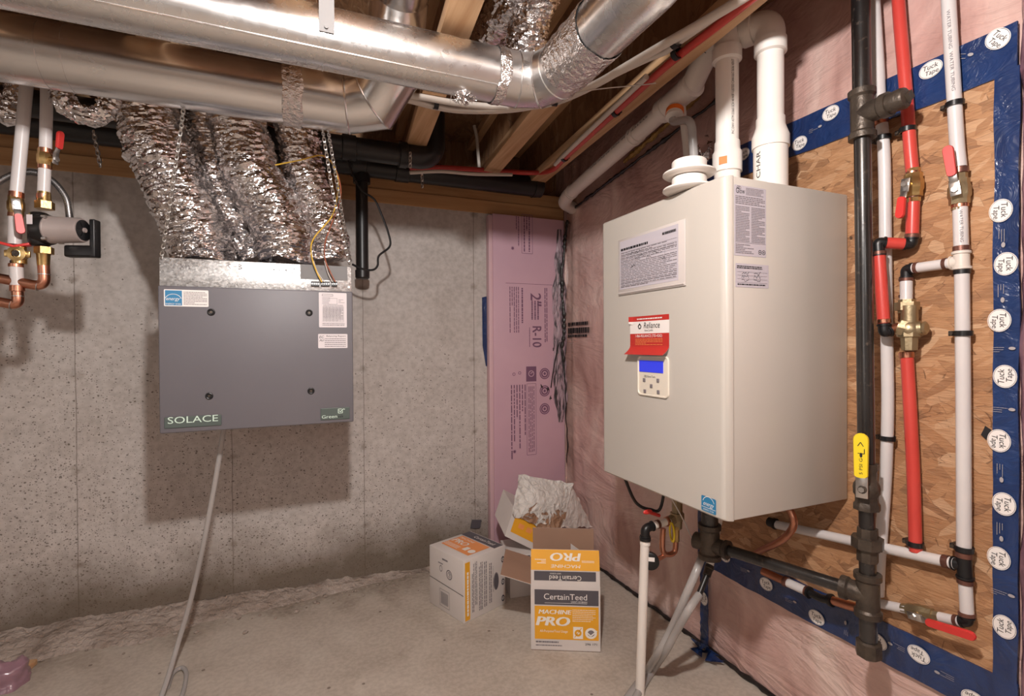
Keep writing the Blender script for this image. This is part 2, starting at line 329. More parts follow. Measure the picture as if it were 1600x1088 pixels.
class M:
    def __init__(s): s.v = []; s.f = []; s.m = []
    def add(s, vs, fs, mi=0):
        k = len(s.v); s.v += [V(v) for v in vs]
        for f in fs: s.f.append([i+k for i in f]); s.m.append(mi)
        return s
    def obox(s, O, a, b, c, mi=0, bev=0, seg=2):
        O, a, b, c = V(O), V(a), V(b), V(c)
        if a.cross(b).dot(c) < 0: O = O+c; c = -c
        vs = [O+a*i+b*j+c*k for k in (0, 1) for j in (0, 1) for i in (0, 1)]
        fs = [(0, 2, 3, 1), (4, 5, 7, 6), (0, 1, 5, 4), (2, 6, 7, 3), (0, 4, 6, 2), (1, 3, 7, 5)]
        if not bev: return s.add(vs, fs, mi)
        bm = bmesh.new(); bv = [bm.verts.new(v) for v in vs]
        for f in fs: bm.faces.new([bv[i] for i in f])
        bmesh.ops.bevel(bm, geom=bm.edges[:], offset=bev, segments=seg, affect='EDGES', profile=.5)
        bm.verts.index_update()
        s.add([v.co.copy() for v in bm.verts], [[v.index for v in f.verts] for f in bm.faces], mi); bm.free(); return s
    def box(s, lo, hi, mi=0, bev=0, seg=2):
        lo, hi = V(lo), V(hi); d = hi-lo
        return s.obox(lo, (d.x, 0, 0), (0, d.y, 0), (0, 0, d.z), mi, bev, seg)
    def rings(s, rr, mi=0, cap=True, close=False):
        n = len(rr[0]); k = len(s.v)
        for r_ in rr: s.v += r_
        cnt = len(rr)
        for i in range(cnt if close else cnt-1):
            for j in range(n):
                a, b = k+i*n+j, k+i*n+(j+1) % n; c, d = k+((i+1) % cnt)*n+(j+1) % n, k+((i+1) % cnt)*n+j
                s.f.append([a, b, c, d]); s.m.append(mi)
        if cap and not close:
            s.f.append([k+j for j in range(n)][::-1]); s.m.append(mi)
            s.f.append([k+(cnt-1)*n+j for j in range(n)]); s.m.append(mi)
        return s
    def frames(s, P, up=None):
        P = [V(p) for p in P]; T = []
        for i in range(len(P)):
            a = (P[i]-P[i-1]).normalized() if i else None; b = (P[i+1]-P[i]).normalized() if i < len(P)-1 else None
            T.append(((a or b)+(b or a)).normalized())
        N = V(up) if up else (V((0, 0, 1)) if abs(T[0].z) < .9 else V((1, 0, 0)))
        out = []
        for i, t in enumerate(T):
            N = (N-t*N.dot(t)).normalized(); B = t.cross(N)
            seg = (P[i+1]-P[i]).normalized() if i < len(P)-1 else (P[i]-P[i-1]).normalized()
            ca = max(.5, abs(t.dot(seg)) if 0 < i < len(P)-1 else 1)
            out.append((P[i], t, N, B, seg, ca))
        return out
    def tube(s, P, r, n=14, mi=0, cap=True, up=None, rf=None):
        P = [V(p) for p in P]; fr = s.frames(P, up); rr = []
        for i, (p, t, N, B, seg, ca) in enumerate(fr):
            R = rf(i/(len(P)-1)) if rf else r
            ring = []
            md = None
            if ca < .999 and 0 < i < len(P)-1:
                a = (P[i]-P[i-1]).normalized(); b = (P[i+1]-P[i]).normalized(); md = (b-a).normalized()
            for j in range(n):
                a_ = 2*pi*j/n; d = N*cos(a_)+B*sin(a_)
                if md is not None: d = d+md*(d.dot(md)*(1/ca-1))
                ring.append(p+d*R)
            rr.append(ring)
        return s.rings(rr, mi, cap)
    def lathe(s, prof, O, ax, n=24, mi=0, cap=True, a0=0):
        O = V(O); t = V(ax).normalized(); N = V((0, 0, 1)) if abs(t.z) < .9 else V((1, 0, 0)); N = (N-t*N.dot(t)).normalized(); B = t.cross(N)
        return s.rings([[O+t*h+(N*cos(a0+2*pi*j/n)+B*sin(a0+2*pi*j/n))*r_ for j in range(n)] for h, r_ in prof], mi, cap)
    def cyl(s, a, b, r, n=18, mi=0, r2=None):
        a, b = V(a), V(b); return s.lathe([(0, r), ((b-a).length, r2 if r2 is not None else r)], a, b-a, n, mi)
    def ring(s, a, b, R, th, n=22, mi=0):
        """a collar: band of thickness th round the axis a-b"""
        a, b = V(a), V(b); L = (b-a).length; e = min(L*.2, th*.5)
        return s.lathe([(0, R), (e, R+th), (L-e, R+th), (L, R)], a, b-a, n, mi)
    def torus(s, O, ax, R, r_, n=26, k=8, mi=0, arc=1.):
        O = V(O); t = V(ax).normalized(); N = V((0, 0, 1)) if abs(t.z) < .9 else V((1, 0, 0)); N = (N-t*N.dot(t)).normalized(); B = t.cross(N)
        rr = []
        for i in range(n if arc == 1 else n+1):
            a = 2*pi*arc*i/n; d = N*cos(a)+B*sin(a)
            rr.append([O+d*(R+r_*cos(2*pi*j/k))+t*(r_*sin(2*pi*j/k)) for j in range(k)])
        return s.rings(rr, mi, True, arc == 1)
    def ball(s, O, r_, n=12, mi=0, sq=(1, 1, 1)):
        O = V(O); prof = []
        rr = [[O+V((r_*sin(pi*i/n)*cos(2*pi*j/(2*n))*sq[0], r_*sin(pi*i/n)*sin(2*pi*j/(2*n))*sq[1], -r_*cos(pi*i/n)*sq[2])) for j in range(2*n)] for i in range(1, n)]
        return s.rings(rr, mi, True)
    def quad(s, a, b, c, d, mi=0): return s.add([a, b, c, d], [(0, 1, 2, 3)], mi)
    # flat printing on a frame
    def rect(s, F, a0, b0, a1, b1, mi=0, h=0): return s.quad(F.p(a0, b0, h), F.p(a1, b0, h), F.p(a1, b1, h), F.p(a0, b1, h), mi)
    def rrect(s, F, a0, b0, a1, b1, r_, mi=0, h=0, n=5):
        pts = []
        for cx, cy, s0 in ((a1-r_, b0+r_, -pi/2), (a1-r_, b1-r_, 0), (a0+r_, b1-r_, pi/2), (a0+r_, b0+r_, pi)):
            for i in range(n+1): a = s0+pi/2*i/n; pts.append(F.p(cx+r_*cos(a), cy+r_*sin(a), h))
        return s.add(pts, [list(range(len(pts)))], mi)
    def disc(s, F, a, b, ra, rb=None, mi=0, h=0, n=24, rot=0):
        rb = rb or ra; pts = []
        for i in range(n):
            t = 2*pi*i/n; x, y = ra*cos(t), rb*sin(t); pts.append(F.p(a+x*cos(rot)-y*sin(rot), b+x*sin(rot)+y*cos(rot), h))
        return s.add(pts, [list(range(n))], mi)
    def annulus(s, F, a, b, r0, r1, mi=0, h=0, n=28, t0=0, t1=2*pi, asp=1):
        k = len(s.v)
        for i in range(n+1):
            t = t0+(t1-t0)*i/n
            s.v += [F.p(a+r0*cos(t), b+r0*sin(t)*asp, h), F.p(a+r1*cos(t), b+r1*sin(t)*asp, h)]
        for i in range(n): s.f.append([k+2*i, k+2*i+1, k+2*i+3, k+2*i+2]); s.m.append(mi)
        return s
    def line(s, F, p, q, w_, mi=0, h=0):
        (a, b), (c, d) = p, q; L = sqrt((c-a)**2+(d-b)**2) or 1; nx, ny = -(d-b)/L*w_/2, (c-a)/L*w_/2
        return s.quad(F.p(a-nx, b-ny, h), F.p(c-nx, d-ny, h), F.p(c+nx, d+ny, h), F.p(a+nx, b+ny, h), mi)
    def pline(s, F, P, w_, mi=0, h=0):
        for p, q in zip(P, P[1:]): s.line(F, p, q, w_, mi, h)
        return s
    def text(s, F, txt, a, b, size, mi=0, h=0, rot=0, width=None, skew=0, align='l'):
        vs, fs, x0, x1 = glyphs(txt)
        sx = size
        if width: sx = width/max(1e-6, x1-x0)
        off = {'l': -x0, 'c': -(x0+x1)/2, 'r': -x1}[align]
        out = []
        for v in vs:
            x, y = (v.x+off)*sx+v.y*size*skew, v.y*size
            out.append(F.p(a+x*cos(rot)-y*sin(rot), b+x*sin(rot)+y*cos(rot), h))
        return s.add(out, fs, mi)
    def lines(s, F, a0, b0, a1, b1, n, mi=0, h=0, th=.45, rnd=None, full=.7, cols=1):
        """rows of unreadable small print"""
        rnd = rnd or random.Random(3); st = (b1-b0)/n
        for i in range(n):
            y = b1-st*(i+.5); x = a0; end = a0+(a1-a0)*(1 if rnd.random() < full else rnd.uniform(.35, .95))
            while x < end:
                wl = min((a1-a0)*rnd.uniform(.03, .12), end-x); s.rect(F, x, y-st*th/2, x+wl, y+st*th/2, mi, h); x += wl+(a1-a0)*.014
        return s
    def build(s, name, mats, parent=None, smooth=True, angle=38):
        me = bpy.data.meshes.new(name); me.from_pydata([tuple(v) for v in s.v], [], s.f)
        for m in (mats if isinstance(mats, (list, tuple)) else [mats]): me.materials.append(MT[m] if isinstance(m, str) else m)
        me.polygons.foreach_set('material_index', s.m)
        if smooth:
            me.polygons.foreach_set('use_smooth', [True]*len(me.polygons)); me.set_sharp_from_angle(angle=radians(angle))
        me.update()
        o = bpy.data.objects.new(name, me); C.objects.link(o)
        if parent is not None:
            o.parent = parent
            if parent.type == 'EMPTY': o.matrix_parent_inverse = Matrix.Translation(-parent.location)
        return o

def thing(name, label, cat, loc, group=None):
    o = bpy.data.objects.new(name, None); C.objects.link(o); o.location = V(loc); o.empty_display_size = .05
    o['label'] = label; o['category'] = cat
    if group: o['group'] = group
    return o
def tag(o, label, cat, group=None):
    o['label'] = label; o['category'] = cat
    if group: o['group'] = group
    return o
def struct(o, label=None):
    o['kind'] = 'structure'
    if label: o['label'] = label
    return o
def plab(o, label): o['label'] = label; return o

# ================================================================== THE ROOM
WT = 1.925      # top of the concrete wall
JB = 2.07       # underside of the joists
SF = 2.34       # underside of the subfloor
XL, YF = -5.0, -5.6
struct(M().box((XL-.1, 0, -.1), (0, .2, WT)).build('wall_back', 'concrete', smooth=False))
struct(M().box((XL-.1, YF-.1, -.12), (.15, 0, 0)).build('floor', 'slab', smooth=False))
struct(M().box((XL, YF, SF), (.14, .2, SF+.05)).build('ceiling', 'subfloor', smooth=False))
struct(M().box((XL-.1, YF, 0), (XL, 0, SF)).build('wall_left', 'drywall', smooth=False))
struct(M().box((XL, YF-.1, 0), (.15, YF, SF)).build('wall_front', 'drywall', smooth=False))
# right wall: vapour barrier over batts, gently billowing between the studs
m = M(); NY, NZ = 230, 100
vs = []
for i in range(NY+1):
    yy = YF*(i/NY)**1.25 if False else YF*i/NY
    for k in range(NZ+1):
        zz = SF*k/NZ
        q = V((yy*1.1, zz*.7, 3.3)); b = .5+.5*noise.noise(q*2.2); c = abs(noise.noise(V((yy*3.2, zz*1.0, 9))))
        stud = max(0, 1-abs(((yy+.50) % .40)-.0)/.03, 1-abs(((yy+.50) % .40)-.40)/.03)
        dx = .020*b+.009*c
        dx *= (1-.8*min(1, stud))
        if -2.2 < yy < -1.05 and .28 < zz < 1.95: dx *= .25
        vs.append((dx, yy, zz))
fs = [(i*(NZ+1)+k, (i+1)*(NZ+1)+k, (i+1)*(NZ+1)+k+1, i*(NZ+1)+k+1) for i in range(NY) for k in range(NZ)]
m.add(vs, fs)
m.box((.05, YF, 0), (.15, .2, SF)); m.box((.001, .0005, 0), (.05, .2, SF))
struct(m.build('wall_right', 'poly', angle=80))
# sill plates and rim board on top of the concrete
struct(M().box((XL, -.004, WT), (-.005, .14, WT+.072), bev=.003).build('trim_1', 'plate', smooth=False))
struct(M().box((XL, .006, WT+.073), (-.005, .14, JB), bev=.003).build('trim_2', 'plate', smooth=False))
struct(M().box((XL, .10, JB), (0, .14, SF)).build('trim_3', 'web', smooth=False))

# mortar slopped along the foot of the back wall
m = M(); NX, NV = 190, 16; vs = []; rnd = random.Random(5)
for i in range(NX+1):
    x = -3.3+2.55*i/NX; t = min(1, max(0, (-.85-x)/1.3))
    wid = (.03+.15*t)*(1+.45*noise.noise(V((x*4.1, 0, 0)))+.2*noise.noise(V((x*17, 3, 0))))
    hh = (.012+.045*t)*(1+.5*noise.noise(V((x*5, 7, 0))))
    for k in range(NV+1):
        v = k/NV; yy = -.002-wid*v
        z = hh*(1-v)**.7*(1-v*.2)+.010*noise.noise(V((x*22, yy*22, 1)))*(1-v)+.008*noise.noise(V((x*60, yy*60, 4)))*(1-v)
        vs.append((x, yy+.008*noise.noise(V((x*30, v*9, 2))), max(z, -.004) if v < 1 else -.004))
fs = [(i*(NV+1)+k, i*(NV+1)+k+1, (i+1)*(NV+1)+k+1, (i+1)*(NV+1)+k) for i in range(NX) for k in range(NV)]
o = tag(M().add(vs, fs).build('mortar_debris', 'mud', angle=60), 'rough lumpy ridge of crumbled mortar along the foot of the concrete wall', 'mortar'); o['kind'] = 'stuff'
m = M()
for i in range(170):
    x = rnd.uniform(-2.7, -.75); y = -.03-abs(rnd.gauss(0, .13))*(.4+.6*min(1, (-.8-x)/1.1 if x < -.8 else 0)); s_ = rnd.uniform(.003, .011)*(1 if x > -1.3 else 1.35)
    m.lathe([(0, s_*.7), (s_*.4, s_), (s_*.9, s_*.45)], (x, y, 0), (rnd.uniform(-.2, .2), rnd.uniform(-.2, .2), 1), 5)
o = tag(m.build('mortar_crumb', 'mud', smooth=False), 'small loose crumbs of mortar scattered on the floor near the concrete wall', 'rubble'); o['kind'] = 'stuff'

# joists: I-shaped, nearly square to the back wall
JD = V((.085, 1, 0)).normalized()
def joist(xr, label, y0=-5.3, stamp=False):
    hw = .0425; B = V((xr+.45*.085-hw, 0, JB)); side = V((JD.y, -JD.x, 0))
    def at_(y): return B+JD*(y/JD.y)
    t = thing('floor_joist', label, 'joist', at_(.0), 'floor joists overhead')
    a = at_(y0); L = (at_(.098)-a)
    M().obox(a-side*hw, L, side*2*hw, (0, 0, .038), bev=.002).build('bottom_flange', 'lumber', t)
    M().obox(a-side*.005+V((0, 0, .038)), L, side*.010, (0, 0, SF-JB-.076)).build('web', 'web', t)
    M().obox(a-side*hw+V((0, 0, SF-JB-.038)), L, side*2*hw, (0, 0, .037)).build('top_flange', 'lumber', t)
    return t
for k, (xr, lb) in enumerate(((-.935, 'floor joist left of the round duct elbow, ending at the black drain elbow'),
                              (-.527, 'floor joist running just right of the large round duct, white tubing clipped under it'),
                              (-.245, 'floor joist beside the pink wall with the red tubing strapped along it'),
                              (-1.343, 'floor joist hidden above the two round ducts and the foil flexible ducts'),
                              (-1.75, 'floor joist over the grey ventilation cabinet, above the round ducts'),
                              (-2.16, 'floor joist above the grey circulator pump at the left'))):
    joist(xr, lb)

# pink foam board standing in the corner on the concrete wall
t = thing('foam_board', 'tall pink rigid foam insulation board standing in the corner against the concrete wall', 'insulation', (-.26, -.03, 0))
fx0, fx1, fy = -.500, -.03, -.052
M().obox((fx0+.026, fy, .004), (fx1-fx0-.026, 0, 0), (0, .048, 0), (0, 0, 1.912), bev=.003).build('board', 'pinkfoam', t)
M().obox((fx0+.004, fy+.004, .004), (.022, 0, 0), (0, .044, 0), (0, 0, 1.904), bev=.002).build('board_edge', 'pinkfoamedge', t)
F = Fr((0, fy-.0006, 0), (1, 0, 0), (0, 0, 1))
def fp(px, py): return F.loc(at(px, py, 'y', fy))
m = M()
def vtxt(txt, px, py, size, F=F, mi=0, width=None, m=m):   # reads downward, as on the board
    a, b = fp(px, py); m.text(F, txt, a, b, size, mi, rot=-pi/2, width=width)
def box_px(m, px0, py0, px1, py1, w_=.0022):
    a0, b1 = fp(px0, py0); a1, b0 = fp(px1, py1); m.pline(F, [(a0, b0), (a1, b0), (a1, b1), (a0, b1), (a0, b0)], w_)
def vlines(px0, py0, px1, py1, n, seed, th=.4, full=.6, m=m):
    a0, b1 = fp(px0, py0); a1, b0 = fp(px1, py1); G_ = Fr(F.p(a1, b1), -F.y, F.x)
    # rows run downward: local x is down, local y is right
    G_ = Fr(F.p(a0, b1), -F.y, F.x); m2 = M(); m2.lines(G_, 0, 0, b1-b0, a1-a0, n, 0, 0, th, random.Random(seed), full)
    m2.f = [f[::-1] for f in m2.f]; m.add(m2.v, m2.f, 0)
vtxt('2"', 829, 458, .092); vtxt('R-10', 832, 510, .078, width=.118)
for k in (.0012, .0024):
    a, b = fp(832, 510); m.text(F, 'R-10', a+k, b-k, .078, 0, k*.2, rot=-pi/2, width=.118)
    a, b = fp(829, 458); m.text(F, '2"', a+k, b-k, .092, 0, k*.2, rot=-pi/2)
vlines(829, 470, 843, 500, 3, 1, .5, .3); vlines(826, 512, 829, 545, 1, 2)
vlines(795, 448, 812, 520, 5, 3); vlines(813, 450, 819, 505, 1, 4)
vlines(797, 602, 823, 700, 6, 5); vlines(797, 705, 803, 720, 1, 6)
box_px(m, 823, 600, 838, 710); vlines(825, 604, 836, 706, 4, 7, .42, .95)
a0, b1 = fp(822, 573); a1, b0 = fp(838, 596); m.rect(F, a0, b0, a1, b1); 
box_px(m, 815, 335, 832, 397); vlines(817, 337, 829, 394, 3, 8, .5)
vlines(805, 338, 812, 385, 2, 9, .4)
for py in (584, 611, 639):
    a, b = fp(851, py); m.annulus(F, a, b, .026, .032); m.annulus(F, a, b, .014, .023)
    m.disc(F, a, b, .008)
for px, py in ((801, 388), (804, 706)):     # small maple leaf mark
    a, b = fp(px, py); pts = []
    for i in range(22):
        r_ = .012 if i % 2 == 0 else .006; q = 2*pi*i/22; pts.append(F.p(a+r_*cos(q), b+r_*sin(q)))
    m.add(pts, [list(range(22))])
a, b = fp(812, 583); m.annulus(F, a, b, .006, .009); a, b = fp(803, 585); m.annulus(F, a, b, .006, .009)
a0, b1 = fp(790, 445); a1, b0 = fp(868, 445.8); m.rect(F, a0, b0-.001, a1-.02, b0+.001)
vlines(850, 450, 856, 535, 2, 10, .5, .9)
m.build('board_print', 'foamink', t, smooth=False)
m = M(); a, b = fp(830, 584); m.annulus(F, a, b, .014, .018, h=.0006); m.line(F, (a-.006, b), (a+.010, b+.008), .004, 0, .0006)
m.build('print_symbol', 'pinkfoam', t, smooth=False)
# blue tape on the concrete beside the board
m = M(); P1 = Y(-.003, (753, 465), (761, 463), (769, 466), (770, 520), (767, 575), (759, 572), (754, 540))
m.add(P1+[p+V((0, -.002, 0)) for p in P1], [list(range(7))[::-1], list(range(7, 14))]+[[i, (i+1) % 7, 7+(i+1) % 7, 7+i] for i in range(7)])
tag(m.build('tape_strip', 'tape'), 'short torn strip of blue tape on the concrete beside the pink foam board', 'tape')
# black sealant smeared down the corner
m = M(); P1 = catmull([V((-.022, -.066, 1.915)), V((-.03, -.066, 1.80)), V((-.045, -.064, 1.66)), V((-.050, -.062, 1.50)), V((-.038, -.062, 1.35)), V((-.048, -.062, 1.2)), V((-.035, -.062, 1.02)), V((-.026, -.060, .8)), V((-.022, -.058, .5))], 14)
P1 = [p+V((.012*noise.noise(p*14), 0, 0)) for p in P1]
m.tube(P1, .01, 8, rf=lambda t_: (.005+.013*abs(noise.noise(V((t_*34, 0, 3)))))*(1.3 if t_ < .7 else .5))
rnd = random.Random(9)
for px, py, s_ in [(868, 455, .022), (866, 490, .026), (869, 525, .03), (846, 604, .022), (856, 608, .024), (860, 622, .020), (876, 632, .016), (871, 410, .02), (865, 545, .018)]:
    a = at(px, py, 'y', fy-.001); k0 = 14; rim = []
    for i in range(k0):
        q = 2*pi*i/k0; r_ = s_*(.25+.75*rnd.random())*.7; rim.append(a+V((r_*cos(q)*.7, .0, r_*sin(q)*1.2)))
    m.add([a+V((0, -.004, 0))]+rim, [(0, (i+1) % k0+1, i+1) for i in range(k0)])
m.tube(catmull(Y(fy-.006, (874, 535), (868, 560), (863, 590), (861, 606)), 6), .0035, 6)
tag(m.build('sealant_bead', 'sealant'), 'ragged black sealant smeared down the corner between pink board and wall', 'sealant')
# black acoustic sealant at the foot of the pink wall and along its top
m = M(); P1 = [V((-.004+.010*noise.noise(V((i*.3, 0, 0))), -.08-i*.02, .008+.006*noise.noise(V((i*.5, 4, 0))))) for i in range(88)]
m.tube(P1, .01, 7, rf=lambda t_: .007+.009*abs(noise.noise(V((t_*60, 2, 3)))))
tag(m.build('sealant_bead', 'sealant'), 'black sealant line where the pink wall meets the floor', 'sealant')
m = M(); P1 = [V((-.008, -.06-i*.02, 1.96+.0026*i+.006*noise.noise(V((i*.4, 0, 5))))) for i in range(62)]
m.tube(P1, .01, 7, rf=lambda t_: .005+.012*abs(noise.noise(V((t_*40, 7, 3)))))
tag(m.build('sealant_bead', 'sealant'), 'black sealant smears high on the pink wall under the sloping white vent pipe', 'sealant')
m = M(); P1 = [V((-.012, -.62-i*.015, 2.07+.0028*i+.006*noise.noise(V((i*.4, 0, 5))))) for i in range(34)]
m.tube(P1, .01, 7, rf=lambda t_: .008+.014*abs(noise.noise(V((t_*30, 1, 3)))))
tag(m.build('spray_foam', 'yfoam'), 'amber expanding foam strip at the top of the pink wall behind the vent pipe', 'foam')
# print on the vapour barrier, upside down
F2 = Fr((-.002, 0, 0), (0, -1, 0), (0, 0, 1)); m = M()
for (x0, y0, x1, y1, n_) in ((888, 504, 919, 508, 1), (888, 512, 921, 521, 1), (888, 523, 918, 527, 1)):
    a0, b1 = F2.loc(at(x0, y0, 'x', 0)); a1, b0 = F2.loc(at(x1, y1, 'x', 0)); m.lines(F2, a0, b0, a1, b1, n_, 0, 0, .8, random.Random(x0+y0), 1)
o = m.build('wall_print', 'ink', smooth=False); tag(o, 'small black print on the pink wall near the corner', 'print')

# ---- strand board panel, blue tape frame
OY0, OY1, OZ0, OZ1 = -2.016, -1.14, .437, 1.800
o = M().box((-.007, OY0-.03, OZ0-.03), (-.0005, OY1+.03, OZ1+.03)).build('strand_board_panel', 'osb', smooth=False)
tag(o, 'large strand board backing panel on the pink wall behind the water heater and pipes', 'board')
TF = Fr((-.0135, 0, 0), (0, -1, 0), (0, 0, 1))
def tape_strip(a0, b0, a1, b1, label, logos, vertical):
    """a strip with ruffled long edges and real thickness; logos = list of (a, b, rotation)"""
    t = thing('blue_tape', label, 'tape', TF.p((a0+a1)/2, b0, 0), 'blue tape round the strand board')
    m = M(); n = 60; R = []
    for i in range(n+1):
        s_ = i/n; row = []
        for k in range(7):
            v = k/6; e = .0035*noise.noise(V((s_*9, v*3+a0*7, b0*5)))*(1 if k in (0, 6) else .3)
            hgt = .0026*noise.noise(V((s_*22+a0, v*4, 6)))+.0016
            if vertical: row.append(TF.p(a0+(a1-a0)*v+e, b0+(b1-b0)*s_, -.003+hgt))
            else: row.append(TF.p(a0+(a1-a0)*s_, b0+(b1-b0)*v+e, -.003+hgt))
        R.append(row)
    vs = [p for r_ in R for p in r_]; fs = [(i*7+k, i*7+k+1, (i+1)*7+k+1, (i+1)*7+k) for i in range(n) for k in range(6)]
    k0 = len(vs); vs += [p+V((.005, 0, 0)) for p in vs[:]]
    fs += [tuple(k0+j for j in f[::-1]) for f in fs[:]]
    bd = [i*7 for i in range(n+1)]+[n*7+k for k in range(1, 7)]+[i*7+6 for i in range(n-1, -1, -1)]+[k for k in range(5, 0, -1)]
    for i in range(len(bd)): a, b = bd[i], bd[(i+1) % len(bd)]; fs.append((a, b, b+k0, a+k0))
    m.add(vs, fs); m.build('tape_band', 'tape', t, angle=70)
    rr = random.Random(int(a0*100+b0*10))
    for a, b, q in logos:
        G_ = Fr(TF.p(a, b, .0022), TF.x*cos(q)+TF.y*sin(q), -TF.x*sin(q)+TF.y*cos(q)); L = M()
        L.disc(G_, 0, 0, .0235, .019, 0); L.annulus(G_, 0, 0, .0242, .0256, 0, asp=.82)
        L.text(G_, 'Tuck', -.001, .001, .0165, 1, h=.0006, align='c', skew=.15)
        L.text(G_, 'Tape', .002, -.0125, .0150, 1, h=.0006, align='c', skew=.15)
        L.build('tape_logo', ['white', 'ink'], t, smooth=False)
    for i in range(len(logos)-1):
        a, b, q = [(x+y)/2 for x, y in zip(logos[i], logos[i+1])]
        G_ = Fr(TF.p(a, b, .002), TF.x*cos(q)+TF.y*sin(q), -TF.x*sin(q)+TF.y*cos(q)); L = M()
        L.lines(G_, -.018, -.010, .010, .004, 3, 2, 0, .22, rr, .5); L.disc(G_, .017, .000, .006, .0035, 2)
        L.build('tape_print', ['white', 'ink', 'lgrey'], t, smooth=False)
tape_strip(1.12, OZ1-.012, 2.062, OZ1+.098, 'blue printed tape band along the top edge of the strand board', [(1.33, OZ1+.06, .1), (1.545, OZ1+.02, 0), (1.645, OZ1+.072, 0), (1.79, OZ1+.014, pi), (1.90, OZ1+.072, 0), (2.03, OZ1+.075, -.9)], False)
tape_strip(2.022, OZ0-.05, 2.066, OZ1+.0, 'blue printed tape band down the right edge of the strand board', [(2.036, 1.49, -pi/2), (2.045, 1.37, -pi/2), (2.034, 1.245, -pi/2), (2.044, 1.12, pi/2), (2.034, .975, -pi/2), (2.043, .835, -pi/2), (2.034, .71, -pi/2), (2.044, .56, pi/2)], True)
tape_strip(1.10, OZ0-.105, 2.066, OZ0+.004, 'blue printed tape band along the bottom edge of the strand board', [(1.24, OZ0-.03, 0), (1.42, OZ0-.055, .15), (1.60, OZ0-.078, 0), (1.775, OZ0-.055, pi-.1), (1.875, OZ0-.035, pi), (1.99, OZ0-.078, pi)], False)
tape_strip(1.10, OZ0-.02, 1.16, OZ1+.02, 'blue tape band hidden behind the left side of the water heater', [(1.13, OZ0+.3, pi/2)], True)
tape_strip(1.112, .012, 1.150, OZ0-.09, 'narrow vertical blue tape from the strand board down to the floor', [(1.134, .2, pi/2)], True)
# crumpled tape ends on the floor
m = M(); rnd = random.Random(4)
for i in range(9):
    p = V((-.03-rnd.random()*.05, -1.13-rnd.random()*.10, .012)); 
    q = [p+V((rnd.uniform(-.05, .05), rnd.uniform(-.05, .05), rnd.uniform(0, .03))) for _ in range(3)]
    m.add([p, q[0], q[1], q[2]], [(0, 1, 2), (0, 2, 3)])
tag(m.build('tape_scrap', 'tape', smooth=False), 'crumpled scrap of blue tape on the floor at the foot of the pink wall', 'tape')

# ================================================================== DUCTS
def bead(m, P, i, r, th=.004):
    a, b, c = V(P[i-1]), V(P[i]), V(P[i+1]); u, v = (b-a).normalized(), (c-b).normalized(); t = (u+v).normalized(); md = (v-u).normalized(); ca = t.dot(u)
    N = V((0, 0, 1)) if abs(t.z) < .8 else V((1, 0, 0)); N = (N-t*N.dot(t)).normalized(); B = t.cross(N); rr = []
    for j in range(48):
        d = N*cos(2*pi*j/48)+B*sin(2*pi*j/48); d = d+md*(d.dot(md)*(1/ca-1)); 
        rr.append([b+d*(r+th*cos(2*pi*k/6))+t*(th*sin(2*pi*k/6)) for k in range(6)])
    m.rings(rr, 0, False, True)
def foil_wrap(a, b, r, seed, amp=.004, fr=60):
    a, b = V(a), V(b); t = (b-a).normalized(); N = V((0, 0, 1)); N = (N-t*N.dot(t)).normalized(); B = t.cross(N); n = 96; L = (b-a).length; k = max(6, int(L/.003)); rr = []
    for i in range(k+1):
        row = []
        for j in range(n):
            d = N*cos(2*pi*j/n)+B*sin(2*pi*j/n); e = a+t*(L*i/k)+d*r
            q = abs(noise.noise(e*fr+V((seed, 0, 0))))+.5*abs(noise.noise(e*fr*2.3))
            ed = .006*noise.noise(e*25+V((0, seed, 0))) if i in (0, k) else 0
            row.append(e+d*(.0015+amp*q*(0.35 if i in (0, k) else 1))+t*ed)
        rr.append(row)
    return M().rings(rr, 0, False)

# duct 1, nearer the camera
r1, y1, z1 = .0715, -1.31, 1.960
t = thing('round_duct', 'front round galvanised duct under the joists, turning at a foil-taped elbow towards the camera', 'duct', (-2.5, y1, z1-r1))
xe = -.845
M().cyl((-4.7, y1, z1), (xe-.09, y1, z1), r1, 64).build('duct_pipe', 'sheet', t)
E1 = [V((xe-.10, y1, z1)), V((xe-.03, y1, z1)), V((xe+.030, y1-.022, z1)), V((xe+.062, y1-.085, z1)), V((xe+.064, y1-.17, z1))]
m = M().tube(E1, r1+.001, 64)
for i in (1, 2, 3): bead(m, E1, i, r1, .003)
m.build('elbow', 'sheet', t, angle=25)
m = M().tube(fillet([V((xe+.064, y1-.16, z1)), V((xe+.064, -1.865, z1)), V((xe+.064, -1.865, SF-.002))], .075, 5), r1, 64); m.build('duct_pipe', 'sheet', t)
foil_wrap((xe-.105, y1, z1), (xe-.075, y1, z1), r1+.001, 1).build('foil_tape', 'tapefoil', t)
foil_wrap((xe+.064, y1-.12, z1), (xe+.064, y1-.30, z1), r1+.0005, 2, .005, 34).build('foil_tape', 'tapefoil', t)
m = M()
for xx in (-1.40, -2.26, -3.1): m.ring((xx-.002, y1, z1), (xx+.002, y1, z1), r1-.0008, .0022, 64)
m.cyl((-4.7, y1-.05, z1-.052), (xe-.1, y1-.05, z1-.052), .0022, 6)
m.build('joint_seam', 'sheet', t)
m = M(); rnd = random.Random(3)
for i in range(60):
    p = V((-1.035+rnd.uniform(-.03, .035), y1+rnd.uniform(-.02, .03), z1-r1-.006+rnd.uniform(-.006, .006)))
    q = [p+V((rnd.uniform(-.016, .016), rnd.uniform(-.016, .016), rnd.uniform(-.012, .012))) for _ in range(3)]
    m.add(q, [(0, 1, 2)])
m.build('foil_scrap', 'tapefoil', t, smooth=False)
